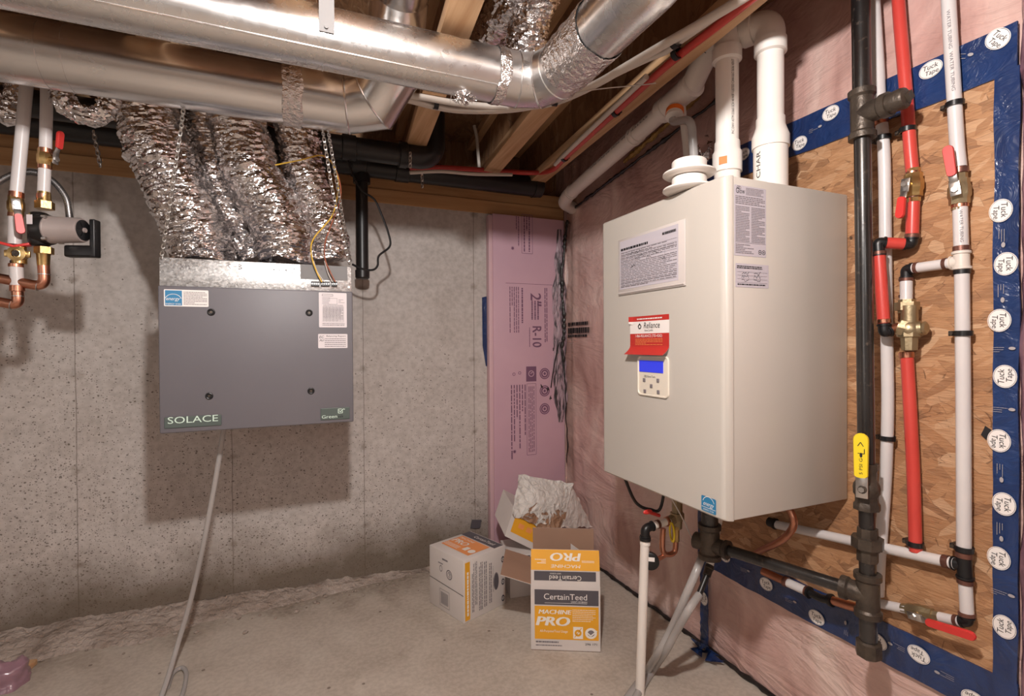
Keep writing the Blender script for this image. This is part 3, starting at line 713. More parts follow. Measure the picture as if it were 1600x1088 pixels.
# hanger strap over duct 1
hx = -1.395
pr = []; m = M()
for k in range(41):
    a = radians(-28+ (180+56)*k/40) if False else radians(-150+ (300)*k/40)
segs = [V((0, y1-r1-.004, SF))]
for k in range(15): a = pi+radians(1.3*k); segs.append(V((0, y1+(r1+.003)*cos(a), z1+(r1+.003)*sin(a))))
vs = []
for s_ in segs: vs += [V((hx-.016, s_.y, s_.z)), V((hx+.018, s_.y, s_.z)), V((hx+.018, s_.y-.002, s_.z-.001)), V((hx-.016, s_.y-.002, s_.z-.001))]
m.rings([vs[i*4:i*4+4] for i in range(len(segs))])
m.cyl((hx, y1-(r1+.006)*cos(radians(10)), z1-(r1+.006)*sin(radians(10))), (hx, y1-(r1+.010)*cos(radians(10)), z1-(r1+.010)*sin(radians(10))), .005, 10)
tag(m.build('duct_hanger', 'strapm'), 'flat zinc hanger strap looped down in front of the nearer round duct', 'strap')

# duct 2, behind and slightly lower, its gored elbow turning up
r2, y2, z2 = .0815, -.985, 1.950
t = thing('round_duct', 'rear round galvanised duct with a gored elbow, hanging behind the front duct', 'duct', (-2.5, y2, z2-r2))
M().cyl((-4.7, y2, z2), (-1.43, y2, z2), r2, 64).build('duct_pipe', 'sheet2', t)
E2 = [V((-1.45, y2, z2)), V((-1.315, y2, z2)), V((-1.235, y2-.030, z2+.012)), V((-1.195, y2-.09, z2+.075)), V((-1.185, y2-.13, z2+.17)), V((-1.183, y2-.19, z2+.255))]
m = M().tube(E2, r2+.001, 64)
for i in (1, 2, 3, 4): bead(m, E2, i, r2, .0035)
m.build('elbow', 'sheet2', t, angle=25)
foil_wrap((-1.500, y2, z2), (-1.445, y2, z2), r2+.001, 5, .006, 40).build('foil_tape', 'tapefoil', t)
M().cyl((-1.183, y2-.16, z2+.262), (-1.245, -2.6, z2+.262), r2, 48).build('duct_pipe', 'sheet2', t)
foil_wrap((-1.19, y2-.30, z2+.262), (-1.193, y2-.34, z2+.262), r2+.001, 6, .005, 40).build('foil_tape', 'tapefoil', t)
m = M()
for xx in (-2.05, -2.0, -3.0): m.ring((xx-.0015, y2, z2), (xx+.0015, y2, z2), r2-.0008, .002, 64)
m.build('joint_seam', 'sheet2', t)

# foil flexible ducts
def flex(P, r, seed, n=88, step=.0042, rf=None, amp=1.):
    P = catmull(P, 24); L = [0]
    for a, b in zip(P, P[1:]): L.append(L[-1]+(b-a).length)
    cnt = int(L[-1]/step); Q = []; j = 0
    for i in range(cnt+1):
        s_ = L[-1]*i/cnt
        while j < len(L)-2 and L[j+1] < s_: j += 1
        Q.append(P[j].lerp(P[j+1], (s_-L[j])/max(1e-9, L[j+1]-L[j])))
    m = M(); fr = m.frames(Q); rr = []; sd = V((seed*3.1, seed*1.7, 0))
    for i, (p, t, N, B, sg, ca) in enumerate(fr):
        s_ = i*step; row = []; R0 = r*(rf(i/cnt) if rf else 1)
        for j in range(n):
            a = 2*pi*j/n; d = N*cos(a)+B*sin(a); e = p+d*R0+sd
            ridge = abs(((s_+.006*noise.noise(e*14)+.0016*sin(a))/.021) % 1-.5)*2
            w1 = noise.noise(V((e.x*20, e.y*20, e.z*46)))
            w2 = 1-abs(noise.noise(V((e.x*30+w1, e.y*30, e.z*80))))*2
            w3 = noise.noise(V((e.x*120, e.y*120, e.z*190)))
            w0 = noise.noise(e*9)
            row.append(p+d*(R0+amp*(.0030*ridge*(1+w1)+.007*w1+.0060*w2*w2+.0012*w3+.010*w0)-.004))
        rr.append(row)
    return m.rings(rr, 0, True)
FL = [
 ('leftmost foil flexible duct bending down to the left end of the grey ventilation cabinet', Y(-.60, (214, 120), (230, 175), (256, 250), (296, 335), (318, 400), (320, 408)), .098, None),
 ('thin foil flexible duct squeezed behind, second from the left above the cabinet', Y(-.50, (318, 130), (330, 230), (352, 310), (388, 385), (398, 408)), .072, None),
 ('widest foil flexible duct in the middle above the grey ventilation cabinet', Y(-.62, (362, 120), (372, 190), (392, 265), (430, 340), (448, 400), (449, 410)), .096, None),
 ('rightmost foil flexible duct running down to the wiring end of the grey cabinet', Y(-.58, (452, 125), (462, 190), (478, 280), (508, 360), (515, 408)), .074, None)]
for k, (lb, P, r_, rf) in enumerate(FL):
    t = thing('flexible_duct', lb, 'duct', P[-1], 'foil flexible ducts above the cabinet')
    flex(P, r_, k+1).build('foil_sleeve', 'foil', t, angle=28)
    d = (P[-2]-P[-1]).normalized()
    if k in (1, 0, 3, 2):
        c = V((P[-1].x, P[-1].y, 1.481)); foil_wrap(c+V((0, 0, .0)), c+V((0, 0, .030)), r_*.93, 20+k, .004).build('foil_tape', 'tapefoil', t)
FB = [
 ('foil flexible duct rising between the joists just above the elbow of the front duct', [V((-.80, -1.20, 2.03)), V((-.805, -1.22, 2.12)), V((-.82, -1.34, 2.20)), V((-.83, -1.62, 2.235))], .060),
 ('dark crumpled foil duct deep between the joists left of the elbow', [V((-.86, -.80, 2.20)), V((-.87, -1.05, 2.21)), V((-.885, -1.5, 2.22))], .055),
 ('foil flexible duct stub behind the pipes at the upper left', Y(-.80, (95, 140), (105, 165), (150, 185), (175, 150)), .026),
 ('foil flexible duct end at the far upper left behind the two white pipes', Y(-.60, (-30, 120), (-8, 160), (8, 178), (22, 160))+[V((at(30, 140, 'y', -.60).x, -.60, 2.335))], .030)]
for k, (lb, P, r_) in enumerate(FB):
    tag(flex(P, r_, k+11, 64, .005).build('flexible_duct', 'foil', angle=28), lb, 'duct')

# ================================================================== VENTILATION CABINET
HY = -.78; hz0, hz1, hzm = .925, 1.475, 1.387; hx0, hx1 = -1.863, -1.284
t = thing('ventilation_cabinet', 'grey heat recovery ventilator box hanging on chains under foil ducts', 'ventilator', ((hx0+hx1)/2, -.60, hz0))
M().box((hx0+.006, HY+.022, hz0+.006), (hx1-.006, -.40, hz1-.001), bev=.004).build('cabinet_body', 'hrvgrey', t)
M().box((hx0+.002, HY+.012, hzm-.01), (hx1-.002, HY+.0215, hz1+.002), bev=.002).build('top_band', 'spangle', t)
d = M(); d.box((hx0, HY, hz0), (hx1, HY+.020, hzm), bev=.004, seg=3)
door = d.build('front_panel', 'hrvgrey', t)
F = Fr((0, HY-.0008, 0), (1, 0, 0), (0, 0, 1))
def hp(px, py): return F.loc(at(px, py, 'y', HY))
for px, py in ((330, 488), (483, 489), (327, 619), (486, 611)):
    a, b = hp(px, py); m = M().torus(F.p(a, b, .001), F.n, .0085, .003, 24, 8); m.disc(F, a, b, .0085, h=.0004)
    m.build('screw_cup', 'black', door)
    M().cyl(F.p(a, b, .0005), F.p(a, b, .0015), .004, 10).build('screw', 'castiron', door)
def plate(m, px0, py0, px1, py1, mi, h=0., r_=.003, F=F, hp=hp):
    a0, b1 = hp(px0, py0); a1, b0 = hp(px1, py1); m.rrect(F, a0, b0, a1, b1, r_, mi, h); return a0, b0, a1, b1
# energy label
m = M(); a0, b0, a1, b1 = plate(m, 256, 452, 326, 480, 0)
W_ = (a1-a0)*.40; m.rect(F, a0+.003, b0+.003, a0+W_, b1-.003, 1, .0005)
cx, cy = a0+W_/2+.001, b0+.020
m.annulus(F, cx, cy, .021, .0225, 0, .001, t0=radians(15), t1=radians(165), asp=.85)
m.text(F, 'energy', cx-.020, cy-.001, .015, 0, .001, skew=.3, width=.036); m.text(F, 'ENERGY STAR', cx, b0+.005, .007, 0, .001, align='c', width=W_*.85)
m.lines(F, a0+W_+.004, b0+.005, a1-.004, b1-.005, 9, 2, .0005, .4, random.Random(2), .75)
m.build('energy_label', ['white', 'blue', 'grey'], door, smooth=False)
# wiring diagram label
m = M(); a0, b0, a1, b1 = plate(m, 498, 457, 542, 512, 0)
w_, h_ = a1-a0, b1-b0
m.pline(F, [(a0+w_*.12, b1-h_*.10), (a0+w_*.12, b1-h_*.05), (a0+w_*.5, b1-h_*.05), (a0+w_*.5, b1-h_*.10), (a0+w_*.12, b1-h_*.10)], .0012, 1, .0005)
m.pline(F, [(a0+w_*.35, b1-h_*.16), (a0+w_*.65, b1-h_*.16), (a0+w_*.65, b1-h_*.33), (a0+w_*.35, b1-h_*.33)], .0008, 1, .0005)
m.lines(F, a0+w_*.12, b1-h_*.34, a0+w_*.4, b1-h_*.13, 5, 1, .0005, .3, random.Random(1), .5); m.lines(F, a0+w_*.7, b1-h_*.3, a0+w_*.92, b1-h_*.18, 3, 1, .0005, .3, random.Random(5), .5)
for k in range(7): xx = a0+w_*(.14+.74*k/6); m.line(F, (xx, b0+h_*.16), (xx, b0+h_*.60), .0006, 1, .0005)
for k in range(12): zz = b0+h_*(.16+.44*k/11); m.line(F, (a0+w_*.14, zz), (a0+w_*.88, zz), .0005, 1, .0005)
m.lines(F, a0+w_*.15, b0+h_*.18, a1-w_*.13, b0+h_*.66, 13, 1, .0006, .35, random.Random(7), .8)
m.lines(F, a0+w_*.12, b0+h_*.04, a1-w_*.08, b0+h_*.13, 2, 1, .0005, .4, random.Random(8), .9)
m.build('wiring_label', ['paper', 'grey'], door, smooth=False)
m = M(); a0, b0, a1, b1 = plate(m, 497, 522, 543, 544, 0); w_, h_ = a1-a0, b1-b0
m.text(F, 'EC', a0+.004, b1-.015, .013, 2, .0005, skew=.2); m.text(F, 'Air', a0+.004, b1-.026, .012, 2, .0005, skew=.2)
m.text(F, 'Balancing Report', a0+w_*.28, b1-.010, .008, 2, .0005, width=w_*.66)
m.lines(F, a0+w_*.22, b0+.003, a1-w_*.06, b1-.014, 5, 1, .0005, .35, random.Random(4), .6)
m.build('balancing_label', ['paper', 'grey', 'ink'], door, smooth=False)
# maker's badges
m = M(); a0, b0 = hp(257, 672); a1, b1 = hp(346, 646); m.obox(F.p(a0, b0+.004, 0), F.x*(a1-a0), F.y*(b1-b0-.008)+V((0, 0, 0)), F.n*.002, bev=.0015)
m.text(F, 'SOLACE', (a0+a1)/2, b0+.0185, .030, 1, .0025, align='c', width=(a1-a0)*.88)
m.build('name_badge', ['badge', 'badget'], door, smooth=False)
m = M(); a0, b0 = hp(501, 657); a1, b1 = hp(546, 636); m.obox(F.p(a0, b0+.0, 0), F.x*(a1-a0), F.y*(b1-b0), F.n*.002, bev=.0015)
m.text(F, 'Green', a0+.004, b0+.006, .016, 1, .0025, width=.050); m.text(F, 'tek', a0+.057, b0+.006, .014, 2, .0025)
m.pline(F, [(a0+.070, b0+.036), (a0+.058, b0+.036), (a0+.058, b0+.022), (a0+.072, b0+.022), (a0+.072, b0+.030)], .0022, 1, .0025)
m.pline(F, [(a0+.061, b0+.031), (a0+.065, b0+.026), (a0+.075, b0+.036), (a0+.080, b0+.034)], .0025, 1, .0027)
m.build('name_badge', ['badge', 'badget', 'ink'], door, smooth=False)
# terminal strip, patch and marker writing on the band
F3 = Fr((0, HY+.0112, 0), (1, 0, 0), (0, 0, 1))
def h3(px, py): return F3.loc(at(px, py, 'y', HY+.011))
m = M(); a0, b1 = h3(469, 413); a1, b0 = h3(543, 439); m.rect(F3, a0, b0, a1, b1); m.build('cover_patch', 'strapm', t, smooth=False)
for px0, px1 in ((486, 499), (501, 515), (518, 527)):
    a0, b1 = h3(px0, 440); a1, b0 = h3(px1, 448); m = M().obox(F3.p(a0, b0, 0), F3.x*(a1-a0), F3.y*(b1-b0), F3.n*.008, bev=.001)
    n_ = 4 if px1 < 520 else 3
    for k in range(n_): m.disc(F3, a0+(a1-a0)*(k+.5)/n_, b0+(b1-b0)*.5, .0022, mi=1, h=.0085, n=10)
    m.build('terminal_block', ['black', 'steel'], t, smooth=False)
for px, py in ((473, 448), (545, 449)):
    a, b = h3(px, py); M().cyl(F3.p(a, b, 0), F3.p(a, b, .003), .004, 12).build('screw', 'steel', t)
def stroke(m, F, pts, w_, mi=0, h=.0006): m.pline(F, pts, w_, mi, h)
m = M(); a, b = h3(424, 425)
s_ = .016
def glyph_lines(m, a, b, polys, s_, w_=.0016):
    for P in polys: m.pline(F3, [(a+x*s_, b+y*s_) for x, y in P], w_, 0, .0007)
glyph_lines(m, a, b, [[(0, 1), (1, 0)], [(.9, 1), (.1, 0)], [(1.5, 1), (1.5, 0)], [(1.5, .5), (2.2, .5)], [(2.2, 1), (2.2, 0)], [(3.6, .5), (2.7, .5)], [(3.0, .8), (2.7, .5), (3.0, .2)], [(4, 0), (4, 1), (4.5, .8), (4.1, .5), (4.6, .3), (4, 0)]], s_)
a, b = h3(492, 424); glyph_lines(m, a, b, [[(0, .6), (.3, 1), (.6, 1)], [(.6, .5), (1.5, .5)], [(1.2, .8), (1.5, .5), (1.2, .2)], [(1.9, 1), (1.9, 0), (2.4, 0)]], s_)
a, b = h3(270, 420); glyph_lines(m, a, b, [[(.3, 1), (0, 0)], [(1.2, 1), (1.9, 0)], [(1.9, 1), (1.2, 0)], [(2.2, 1), (2.2, 0)], [(2.7, 1), (2.8, 0)]], s_, .0011)
a, b = h3(356, 420); glyph_lines(m, a, b, [[(.6, 1), (0, .7), (.5, 0)], [(1, .5), (1.6, .5)], [(2, 0), (2, 1), (2.5, .8), (2.1, .5), (2.6, .2), (2, 0)]], s_, .0013)
m.build('marker_writing', 'grey', t, smooth=False)

# hanging chains
def chain(P, name, label, link=.0155, wr=.0017, group='hanging chains'):
    P = [V(p) for p in P]; m = M(); L = [0]
    for a, b in zip(P, P[1:]): L.append(L[-1]+(b-a).length)
    n = int(L[-1]/(link*.74)); j = 0
    for i in range(n):
        s_ = L[-1]*(i+.5)/n
        while j < len(L)-2 and L[j+1] < s_: j += 1
        p = P[j].lerp(P[j+1], (s_-L[j])/(L[j+1]-L[j])); t = (P[j+1]-P[j]).normalized()
        N = V((1, .3, 0)); N = (N-t*N.dot(t)).normalized(); B = t.cross(N); e = N if i % 2 else B; e = (e+(B if i % 2 else N)*.35).normalized()
        w_, h_ = link*.28, link*.5; rr = []
        pth = [p+t*(h_*(1 if k < 6 else -1)-(h_-0)*0)+V((0, 0, 0)) for k in range(0)]
        for k in range(12):
            a = 2*pi*k/12; x, y = cos(a)*w_, sin(a)*w_+(h_-w_)*(1 if sin(a) > 0 else -1)
            c = p+e*x+t*y; tg = (e*(-sin(a))+t*cos(a)).normalized(); bn = tg.cross(e.cross(t)).normalized(); q = e.cross(t).normalized()
            rr.append([c+bn*wr*cos(2*pi*u/5)+q*wr*sin(2*pi*u/5) for u in range(5)])
        m.rings(rr, 0, False, True)
    return tag(m.build(name, 'steel'), label, 'chain', group)
z_ = z2-r2-.003
chain([at(287, 166, 'y', y2), at(283, 200, 'y', -.93), at(264, 330, 'y', -.83), at(252, 404, 'y', HY+.008)], 'hanging_chain', 'steel chain from the rear duct to the left top corner of the grey cabinet')
chain([at(503, 196, 'y', y2), at(506, 215, 'y', -.93), at(518, 290, 'y', -.86), at(535, 370, 'y', -.80), at(546, 413, 'y', HY+.008)], 'hanging_chain', 'steel chain from the rear duct to the right top corner of the grey cabinet')
chain([at(511, 196, 'y', y2), at(517, 230, 'y', -.9), at(529, 300, 'y', -.82), at(541, 375, 'y', -.72), at(548, 408, 'y', -.62)], 'hanging_chain', 'second steel chain hanging just right of the one at the right end of the cabinet')
for px0, py0, px1, py1, yy, lb in ((641, 238, 641, 262, -.49, 'short bright chain end over the upper black drain pipe'), (659, 268, 660, 293, -.25, 'short bright chain end over the lower black drain pipe'), (146, 205, 157, 260, -.472, 'short chain end hanging in the dark at the upper left'), ):
    chain([at(px0, py0, 'y', yy), at(px1, py1, 'y', yy)], 'chain_end', lb, .018, .0026)

# thin wires around the cabinet
def wire(P, r_, mat, label, k=8, name='wire', group=None):
    return tag(M().tube(catmull(P, k), r_, 8).build(name, mat), label, 'wire', group)
wire([at(430, 258, 'y', -.70)]+Y(-.72, (470, 250), (500, 243), (517, 252), (527, 275), (528, 300), (520, 335), (505, 355), (492, 370), (486, 385))+Y(HY-.006, (488, 405), (495, 425), (503, 441)), .0024, 'wirey', 'yellow wire curving over the foil ducts down to the terminal strip')
wire(Y(-.705, (505, 244), (521, 258), (531, 285), (532, 310), (524, 335), (515, 358), (508, 380))+Y(HY-.006, (508, 405), (516, 425), (524, 441)), .0022, 'wirer', 'brown wire dropping beside the right hand chains to the terminal strip')
wire(Y(-.50, (375, 165), (400, 185), (450, 210), (490, 230), (508, 245)), .0022, 'wirer', 'thin dark brown cable sloping across behind the foil ducts')
wire(Y(HY-.006, (490, 408), (496, 425), (507, 441)), .0016, 'wirew', 'pale thin wire at the left terminal block')
wire(Y(HY-.006, (507, 408), (513, 428), (520, 441)), .0016, 'wirew', 'pale thin wire at the right terminal block')
wire(Y(-.40, (536, 215), (543, 245), (552, 275), (565, 297), (585, 312), (596, 335), (607, 365), (609, 385), (592, 400), (590, 415), (582, 422), (565, 420), (550, 413)), .0046, 'wireb', 'thick black power cable looping down beside the black vertical pipe', name='power_cable')
# condensate hose of the cabinet
P1 = [V((-1.705, -.62, hz0+.004))]+[at(345, 700, 'y', -.60), at(335, 760, 'y', -.58), at(318, 850, 'y', -.55), at(300, 930, 'y', -.50), at(277, 1010, 'y', -.50)]+[at(262, 1060, 'z', .05), at(248, 1100, 'z', .012), at(240, 1120, 'z', .010)]
tag(M().tube(catmull(P1, 14), .0085, 14).build('drain_hose', 'hose'), 'clear drain hose hanging from the grey cabinet down to the floor', 'hose')
P1 = [at(262, 1075, 'z', .009), at(270, 1053, 'z', .009), at(284, 1044, 'z', .010), at(291, 1052, 'z', .010), at(288, 1075, 'z', .009), at(280, 1100, 'z', .009)]
tag(M().tube(catmull(P1, 10), .0075, 12).build('drain_hose', 'hose'), 'loose curled end of clear hose lying on the floor at the bottom left', 'hose')

# ================================================================== WALL-HUNG WATER HEATER
WX, WY0, WY1, WZ0, WZ1 = -.474, -1.693, -1.128, .746, 1.620
t = heater = thing('water_heater', 'large ivory wall-hung water heater with a red sticker and blue screen', 'water heater', (-.23, -1.4, WZ0))
M().box((WX+.0245, WY0, WZ0), (-.012, WY1, WZ1), bev=.004).build('heater_case', 'enamel', t)
m = M()   # front cover with softly rounded upright edges
pr = []; R = .0215
for cx, cy, a0 in ((WX+R, WY0+R-.001, pi), (WX+R, WY1-R+.001, pi/2)):
    pass
prof = [(WX+.0235, WY0-.002)]+[(WX+R-R*cos(q), WY0-.002+R-R*sin(q)) for q in [pi/2*(1-k/8) for k in range(9)]]
prof += [(WX+R-R*cos(q), WY1+.002-R+R*sin(q)) for q in [pi/2*k/8 for k in range(9)]]+[(WX+.0235, WY1+.002)]
n_ = len(prof)
e_ = .004
rr = [[V((x+(.003 if 0 < i < n_-1 else 0), y, z)) for i, (x, y) in enumerate(prof)] for z in (WZ0,)]
rr += [[V((x, y, z)) for x, y in prof] for z in (WZ0+e_, WZ1-e_)]
rr += [[V((x+(.003 if 0 < i < n_-1 else 0), y, WZ1)) for i, (x, y) in enumerate(prof)]]
m.rings(rr, 0, True)
cover = m.build('front_cover', 'enamel', t, angle=30)
F = Fr((WX-.0008, 0, 0), (0, -1, 0), (0, 0, 1))
def wp(px, py): return F.loc(at(px, py, 'x', WX-.0008))
# paperwork pouch
a0, b1 = wp(966, 372); a1, _ = wp(1072, 345); _, b0 = wp(1072, 440); 
tl, tr, br, bl = wp(967, 375), wp(1072, 343), wp(1070, 440), wp(968, 468)
a0, a1, b0, b1 = tl[0], tr[0], (bl[1]+br[1])/2, (tl[1]+tr[1])/2
m = M(); m.obox(F.p(a0, b0, 0), F.x*(a1-a0), F.y*(b1-b0), F.n*.004, bev=.0018)
m.tube([F.p(a0+.006, b0+.006, .005), F.p(a1-.003, b0+.006, .005)], .003, 8)
pouch = m.build('paper_pouch', 'pouch', cover)
m = M(); c0, c1, d0, d1 = a0+.012, a1-.026, b0+.018, b1-.008
m.rect(F, c0, d0, c1, d1, 0, .0045)
w_, h_ = c1-c0, d1-d0
m.lines(F, c0+.006, d1-h_*.21, c0+.006+w_*.5, d1-h_*.15, 1, 1, .005, .8, random.Random(21), 1); m.lines(F, c1-w_*.24, d1-h_*.13, c1-w_*.03, d1-h_*.07, 1, 1, .005, .8, random.Random(2), 1)
m.lines(F, c0+.006, d0+h_*.03, c1-.006, d1-h_*.24, 22, 2, .005, .42, random.Random(6), .7)
for k in range(12): zz = d0+h_*(.06+.70*k/11); m.line(F, (c0+.006, zz), (c1-.006, zz), .0007, 2, .0051)
m.line(F, (c1-w_*.2, d0+h_*.1), (c1-w_*.2, d0+h_*.7), .0008, 2, .0051)
rnd = random.Random(8)
for k in range(9):
    xx, zz = c0+w_*rnd.uniform(.15, .8), d0+h_*rnd.uniform(.35, .72); m.pline(F, [(xx+.006*i, zz+rnd.uniform(-.005, .005)) for i in range(5)], .0011, 1, .0053)
m.build('service_form', ['formpaper', 'ink', 'grey'], pouch, smooth=False)
# control panel
a0, b1 = wp(997, 560); a1, b0 = wp(1046, 624); _, b1 = wp(1020, 556)
m = M(); pts = []
def rr_ring(a0, b0, a1, b1, r_, h, n=6):
    out = []
    for cx, cy, s0 in ((a1-r_, b0+r_, -pi/2), (a1-r_, b1-r_, 0), (a0+r_, b1-r_, pi/2), (a0+r_, b0+r_, pi)):
        for i in range(n+1): a = s0+pi/2*i/n; out.append(F.p(cx+r_*cos(a), cy+r_*sin(a), h))
    return out
m.rings([rr_ring(a0, b0, a1, b1, .016, 0), rr_ring(a0+.001, b0+.001, a1-.001, b1-.001, .015, .004), rr_ring(a0+.004, b0+.004, a1-.004, b1-.004, .012, .0045), rr_ring(a0+.006, b0+.006, a1-.006, b1-.006, .011, .0015)], 0, True)
panel = m.build('control_panel', 'bezel', cover, angle=25)
w_, h_ = a1-a0, b1-b0
sa0, sb1 = wp(1000, 563); sa1, sb0 = wp(1037, 583.5)
m = M().obox(F.p(sa0, sb0, .001), F.x*(sa1-sa0), F.y*(sb1-sb0), F.n*.002); m.build('display_screen', 'screen', panel, smooth=False)
m = M(); a, b = wp(1008, 589.5); m.annulus(F, a+.001, b+.003, .0022, .0034, 0, .002); m.annulus(F, a+.007, b+.003, .0022, .0034, 0, .002); m.text(F, 'Glow', a+.012, b, .009, 0, .002); m.text(F, 'Tech', a+.033, b, .009, 0, .002)
m.build('panel_print', 'ink', panel, smooth=False)
for px, py in ((1007.5, 594), (1029, 595), (1018.5, 603.5), (1008.5, 611.5), (1029.5, 613)):
    a, b = wp(px, py); s_ = .0058
    m = M().obox(F.p(a-s_, b-s_, .0015), F.x*2*s_, F.y*2*s_, F.n*.002, 0, .001); m.build('push_button', 'grey', panel)
# red service sticker, its lower edge curling off
m = M(); a0, b1 = wp(985, 497); a1, _ = wp(1046, 488); _, b0 = wp(1046, 547)
_, bm = wp(985, 556); b1 = (wp(985, 499)[1]+wp(1046, 487)[1])/2; b0 = (wp(985, 562)[1]+wp(1044, 546)[1])/2
W_ = a1-a0; H_ = b1-b0; n = 22; R_ = []
def stk(u, v):    # u along, v from the top down
    h = .0012; 
    if v > .78: h += (v-.78)**1.6*.28
    if u < .12 and v < .2: h += (.12-u)*.05
    return F.p(a0+W_*u, b1-H_*v, h)
cols = [0, .02, .98, 1]; 
vs = [stk(u/10, v/n) for v in range(n+1) for u in range(11)]
for v in range(n):
    vm = (v+.5)/n; mi = 0 if vm < .15 else (1 if vm < .44 else (0 if vm < .95 else 0))
    for u in range(10):
        k = v*11+u; m.f.append([k+11, k+12, k+1, k]); m.m.append(mi)
m.v = vs; k0 = len(vs)
m.v = m.v+[p+V((.0006, 0, 0)) for p in vs]
for f in [f for f in m.f]: m.f.append([i+k0 for i in f[::-1]]); m.m.append(1)
F4 = Fr(F.O+F.n*.0022, F.x, F.y)
m.lines(F4, a0+W_*.2, b1-H_*.10, a0+W_*.84, b1-H_*.05, 1, 1, 0, .6, random.Random(22), 1)
m.text(F4, 'Reliance', a0+W_*.38, b1-H_*.32, .026, 2, 0, skew=.15, width=W_*.40); m.annulus(F4, a0+W_*.27, b1-H_*.27, .0045, .008, 2, 0)
m.pline(F4, [(a0+W_*.225, b1-H_*.26), (a0+W_*.27, b1-H_*.19), (a0+W_*.315, b1-H_*.26)], .002, 2, .0002)
m.text(F4, 'Home Comfort', a0+W_*.40, b1-H_*.40, .009, 2, 0, width=W_*.22)
m.text(F4, '1-866-RELIANCE (735-4262)', a0+W_*.50, b1-H_*.55, .012, 1, 0, align='c', width=W_*.68)
m.lines(F4, a0+W_*.15, b1-H_*.76, a1-W_*.15, b1-H_*.58, 5, 3, 0, .3, random.Random(3), .7)
m.build('service_sticker', ['red', 'white', 'ink', 'peach'], cover, smooth=False)
# blue energy label
m = M(); a0, b1 = wp(1096, 772); a1, b0 = wp(1119, 807); _, b1 = wp(1096, 773)
m.rrect(F, a0, b0+.002, a1, b1+.000, .004, 0, .0004); cx, cy = (a0+a1)/2, b0+(b1-b0)*.52
m.annulus(F, cx, cy, .020, .0215, 1, .0008, t0=radians(20), t1=radians(160)); m.text(F, 'energy', cx-.019, cy-.004, .016, 1, .0008, skew=.3, width=.036)
m.line(F, (a0+.002, b0+.013), (a1-.002, b0+.013), .0012, 1, .0008); m.text(F, 'ENERGY STAR', cx, b0+.005, .006, 1, .0008, align='c', width=.036)
m.build('energy_label', ['blue', 'white'], cover, smooth=False)
# rating plate and installer label on the side
F5 = Fr((0, WY0-.0006, 0), (1, 0, 0), (0, 0, 1))
def sp(px, py): return F5.loc(at(px, py, 'y', WY0-.0006))
m = M(); a0, b1 = sp(1147, 288); a1, b0 = sp(1197, 403); w_, h_ = a1-a0, b1-b0
m.rrect(F5, a0, b0, a1, b1, .003, 0, 0)
m.text(F5, 'Glow', a0+.006, b1-h_*.115, .020, 1, .0004, width=w_*.27); m.annulus(F5, a0+w_*.12, b1-h_*.035, .003, .0045, 2, .0004); m.annulus(F5, a0+w_*.17, b1-h_*.035, .003, .0045, 2, .0004)
m.lines(F5, a0+w_*.36, b1-h_*.13, a1-w_*.08, b1-h_*.02, 6, 2, .0004, .45, random.Random(1), .6)
m.lines(F5, a0+w_*.04, b1-h_*.27, a1-w_*.04, b1-h_*.145, 5, 2, .0004, .5, random.Random(2), .8)
m.lines(F5, a0+w_*.04, b0+h_*.20, a0+w_*.47, b1-h_*.29, 22, 2, .0004, .5, random.Random(3), .75)
m.lines(F5, a0+w_*.53, b0+h_*.20, a1-w_*.04, b1-h_*.29, 22, 2, .0004, .5, random.Random(4), .75)
m.line(F5, (a0+.003, b0+h_*.19), (a1-.003, b0+h_*.19), .0008, 2, .0005)
m.lines(F5, a0+w_*.04, b0+h_*.03, a0+w_*.6, b0+h_*.17, 6, 2, .0004, .5, random.Random(5), .5)
for k in (.80, .92): m.annulus(F5, a0+w_*k, b0+h_*.07, .0045, .006, 1, .0004); m.disc(F5, a0+w_*k, b0+h_*.07, .002, mi=1, h=.0004)
m.build('rating_plate', ['formpaper', 'ink', 'grey'], t, smooth=False)
m = M(); a0, b1 = sp(1149, 411); a1, b0 = sp(1201, 451); w_, h_ = a1-a0, b1-b0; m.rrect(F5, a0, b0, a1, b1, .002, 0, 0)
m.lines(F5, a0+w_*.04, b1-h_*.22, a1-w_*.2, b1-h_*.08, 2, 1, .0004, .6, random.Random(1), 1)
for k in range(4): m.line(F5, (a0+w_*.06, b0+h_*(.2+.15*k)), (a1-w_*.05, b0+h_*(.2+.15*k)), .0006, 2, .0004)
rnd = random.Random(12)
for k in range(3):
    for j in range(2): xx = a0+w_*(.18+.36*j); zz = b0+h_*(.24+.15*k); m.pline(F5, [(xx+.0035*i, zz+rnd.uniform(0, .009)) for i in range(8)], .0009, 1, .0005)
m.lines(F5, a0+w_*.06, b0+h_*.08, a1-w_*.1, b0+h_*.16, 1, 1, .0004, .6, random.Random(9), 1)
m.build('installer_label', ['formpaper', 'ink', 'grey'], t, smooth=False)
# mounting bracket peeping out behind the case
M().obox((-.026, -1.60, WZ1+.002), (.018, 0, 0), (0, .30, 0), (0, 0, .035)).build('mounting_bracket', 'steel', t)

# two loose white vent rosettes on top
RO = at(1076, 300, 'z', WZ1+.004); RO = V((max(RO.x, WX+.03), RO.y, WZ1))
for (tz, lb) in ((.046, 'upper white plastic vent rosette stacked on top of the water heater'), (.002, 'lower white plastic vent rosette lying on the heater, half hidden by its edge')):
    R_ = .072; h_ = .030 if tz > .01 else .028
    m = M().lathe([(0, .046), (.003, R_*.93), (.007, R_), (.011, R_*.99), (.014, R_*.62), (.0145, .047), (.014+h_*.9, .047), (.014+h_, .045), (.014+h_, .040), (.004, .038)], RO+V((0, 0, tz)), (0, 0, 1), 44)
    tag(m.build('vent_rosette', 'pvc'), lb, 'vent cover', 'vent rosettes')
print('ROS', RO[:])

